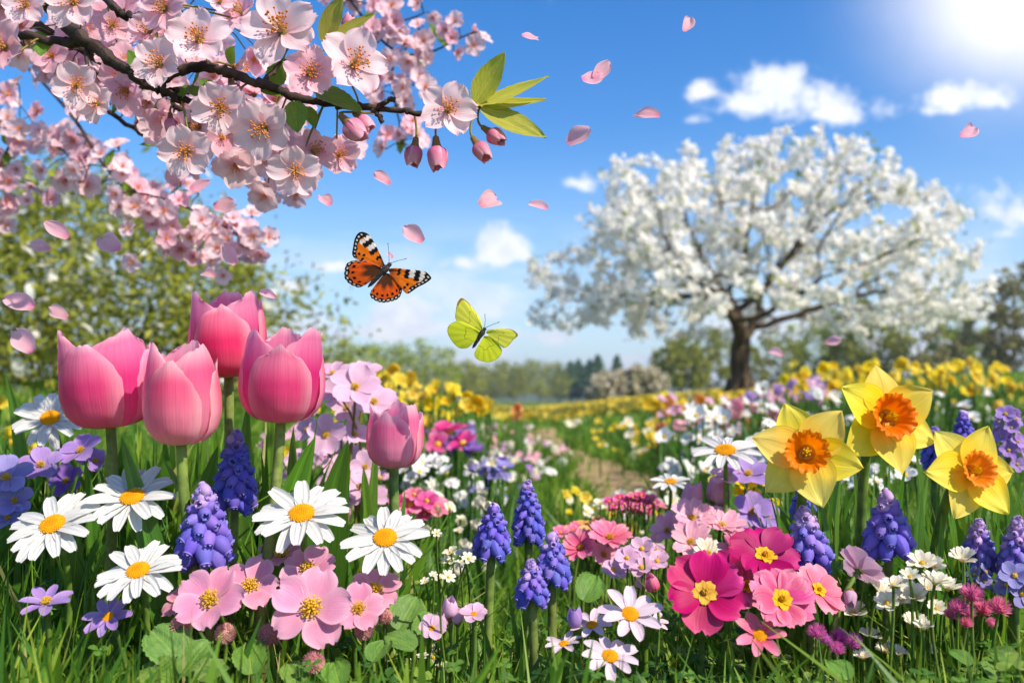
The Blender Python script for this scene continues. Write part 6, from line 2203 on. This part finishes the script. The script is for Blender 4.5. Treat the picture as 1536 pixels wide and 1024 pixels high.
def paint_hind(u, v, p):
    wob = 0.025 * math.sin(u * 55)
    k = min(1, max(0, (v - 0.42 + 0.06 * math.sin(u * 30)) / 0.18))
    c = BRN * (1 - k) + DOR * k
    if v < 0.5 and abs((u * 30) % 1 - 0.5) > 0.36:
        c = c * 1.5
    if v > 0.6 and abs((u * 16) % 1 - 0.5) > 0.47:
        c = c * 0.6
    if 0.15 < u < 0.9:
        if abs(v - 0.76) < 0.045 and abs((u * 11) % 1 - 0.5) < 0.22:
            c = BLK
        if v + wob > 0.87:
            c = BLK
        if 0.90 < v < 0.955 and abs((u * 17) % 1 - 0.5) < 0.25:
            c = WHT * 0.85
        if v > 0.975 and abs((u * 17 + .5) % 1 - 0.5) < 0.2:
            c = WHT * 0.8
    return c


YF, YH, YD = L3('#d8d84a'), L3('#c6cf2c'), L3('#6e6a20')


def paint_yfore(u, v, p):
    c = YF * (0.95 + 0.1 * v) + (YH - YF) * max(0, 0.5 - v)
    if v > 0.25 and abs((u * 9) % 1 - 0.5) > 0.485:
        c = c * 0.8
    if abs(v - 0.52 - 0.06 * math.sin(u * 20)) < 0.012 and 0.35 < u < 0.8:
        c = c * 0.55
    if v > 0.965:
        c = c * 0.6 + YD * 0.3
    if 0.26 < u < 0.5 and v > 0.93:
        c = L3('#9a7a28')
    if spots(u, v, [(0.2, 0.72, 0.02, 0.03)]):
        c = L3('#4a3a20')
    return c


def paint_yhind(u, v, p):
    c = YH * (1 + 0.12 * v)
    if v > 0.3 and abs((u * 11) % 1 - 0.5) > 0.485:
        c = c * 0.8
    if abs(v - 0.48 - 0.05 * math.sin(u * 24)) < 0.014 and 0.2 < u < 0.8:
        c = c * 0.5
    if v > 0.97:
        c = c * 0.75
    return c


def butterfly(label, name, tail, headp, wings, d, fuzz, ants, k=4.452, org=(490, 330)):
    D = ((tail[0] + headp[0]) / 2, (tail[1] + headp[1]) / 2)
    c = P(org[0] + D[0] / k, org[1] + D[1] / k, d)
    sc = d / F / k
    t0 = thing(name, label, 'butterfly', c)
    tl = Vector(((tail[0] - D[0]) * sc, 0.001, -(tail[1] - D[1]) * sc))
    hd = Vector(((headp[0] - D[0]) * sc, -0.002, -(headp[1] - D[1]) * sc))
    ax = hd - tl
    b = MB()
    pts = [tl + ax * f for f in (0, 0.05, 0.2, 0.4, 0.55, 0.65, 0.75, 0.84, 0.88, 0.94, 0.98, 1.0)]
    rr = np.array([0.10, 0.35, 0.62, 0.72, 0.70, 0.95, 1.1, 0.9, 0.6, 0.68, 0.5, 0.1]) * 18 * sc * fuzz
    b.put(tube(pts, rr, 12))
    r = random.Random(3)
    for i in range(260):
        f = r.uniform(0.1, 0.86)
        q = tl + ax * f
        a = r.uniform(0, 6.28)
        s = ax.orthogonal().normalized()
        nn = s * math.cos(a) + ax.cross(s).normalized() * math.sin(a)
        rad = 0.7 * 18 * sc * fuzz
        b.put(tube([q + nn * rad * 0.7, q + nn * rad * 1.25 - ax * 0.03], [0.00012, 0.00003], 3))
    for s in (-1, 1):
        e = hd - ax * 0.06 + ax.cross(Vector((0, 1, 0))).normalized() * s * 8 * sc + Vector((0, -8 * sc, 0))
        b.put(lathe([(0, 6 * sc), (5 * sc, 3 * sc), (5 * sc, -3 * sc), (0, -6 * sc)], 8), Tr(e))
    obj('body', b.mesh('body', m_fuzz), t0)
    for (nm, rt, ol, pf, ang) in wings:
        obj(nm, wing(ol, None, rt, pf, sc, D, None, ang), t0)
    for (a0, a1) in ants:
        p0 = Vector(((a0[0] - D[0]) * sc, -0.002, -(a0[1] - D[1]) * sc))
        p1 = Vector(((a1[0] - D[0]) * sc, -0.006, -(a1[1] - D[1]) * sc))
        b = MB()
        b.put(tube([p0, (p0 * 0.5 + p1 * 0.5) + Vector((0.0004, 0, 0.0004)), p1 * 0.93 + p0 * 0.07, p1], [0.00022, 0.00018, 0.0002, 0.00045], 6))
        obj('antenna', b.mesh('antenna', m_feel), t0)


butterfly('orange black and white butterfly with spread wings hovering above the small tulip', 'butterfly', (275, 448), (432, 288), [
    ('forewing', (392, 308), [(372, 262), (345, 205), (310, 140), (275, 90), (230, 70), (198, 82), (178, 120), (168, 180), (164, 222), (180, 250), (215, 264), (290, 290), (375, 318)], fore_painter((392, 308), (222, 72), 1), -0.12),
    ('hindwing', (372, 330), [(350, 300), (250, 268), (200, 266), (150, 275), (125, 300), (115, 350), (120, 390), (150, 425), (180, 440), (215, 450), (255, 435), (290, 410), (335, 372)], paint_hind, -0.05),
    ('forewing', (412, 335), [(430, 322), (470, 322), (540, 332), (610, 340), (665, 352), (702, 388), (695, 408), (660, 432), (610, 457), (560, 492), (540, 496), (515, 475), (480, 432), (425, 360)], fore_painter((412, 335), (702, 390), -1), 0.18),
    ('hindwing', (392, 352), [(450, 368), (490, 430), (506, 462), (500, 500), (480, 530), (430, 548), (380, 555), (340, 546), (300, 520), (294, 490), (310, 460), (345, 410)], paint_hind, 0.10)],
    0.735, 1.25, [((418, 285), (414, 160)), ((432, 288), (537, 265))])
butterfly('pale yellow green butterfly with spread wings below the orange one', 'butterfly', (973, 856), (1062, 718), [
    ('forewing', (1042, 745), [(1040, 690), (1010, 630), (965, 570), (925, 530), (895, 516), (870, 548), (860, 600), (856, 645), (868, 672), (900, 682), (960, 702), (1030, 740)], paint_yfore, -0.12),
    ('hindwing', (1030, 765), [(1020, 735), (960, 702), (890, 673), (840, 683), (810, 710), (806, 750), (830, 800), (870, 845), (905, 858), (945, 850), (985, 812), (1012, 785)], paint_yhind, -0.05),
    ('forewing', (1064, 752), [(1075, 732), (1120, 727), (1180, 726), (1235, 733), (1268, 755), (1276, 775), (1245, 805), (1210, 845), (1180, 854), (1150, 830), (1085, 775)], paint_yfore, 0.18),
    ('hindwing', (1048, 775), [(1075, 772), (1120, 790), (1160, 845), (1171, 880), (1155, 912), (1120, 940), (1080, 949), (1030, 941), (995, 920), (987, 890), (1002, 860), (1028, 815)], paint_yhind, 0.10)],
    0.735, 0.95, [((1055, 715), (1058, 632)), ((1064, 718), (1152, 685))])

# ------------------------------------------------------------------ air
def haze():
    m = bpy.data.materials.new('air haze')
    m.use_nodes = True
    t = NT(m.node_tree)
    t.n.clear()
    v = t.new('ShaderNodeVolumePrincipled')
    v.inputs['Color'].default_value = (0.80, 0.88, 1.0, 1)
    v.inputs['Density'].default_value = 0.0010
    v.inputs['Anisotropy'].default_value = 0.3
    o = t.new('ShaderNodeOutputMaterial')
    t.link(v.outputs[0], o.inputs['Volume'])
    b = MB()
    x0, x1, y0, y1, z0, z1 = -1000, 1000, -20, 1200, -1.5, 40
    V = [(x0, y0, z0), (x1, y0, z0), (x1, y1, z0), (x0, y1, z0), (x0, y0, z1), (x1, y0, z1), (x1, y1, z1), (x0, y1, z1)]
    b.add(V, [(0, 3, 2, 1), (4, 5, 6, 7), (0, 1, 5, 4), (1, 2, 6, 5), (2, 3, 7, 6), (3, 0, 4, 7)])
    structure('haze', b.mesh('haze', m, smooth=False), 'stuff')


haze()
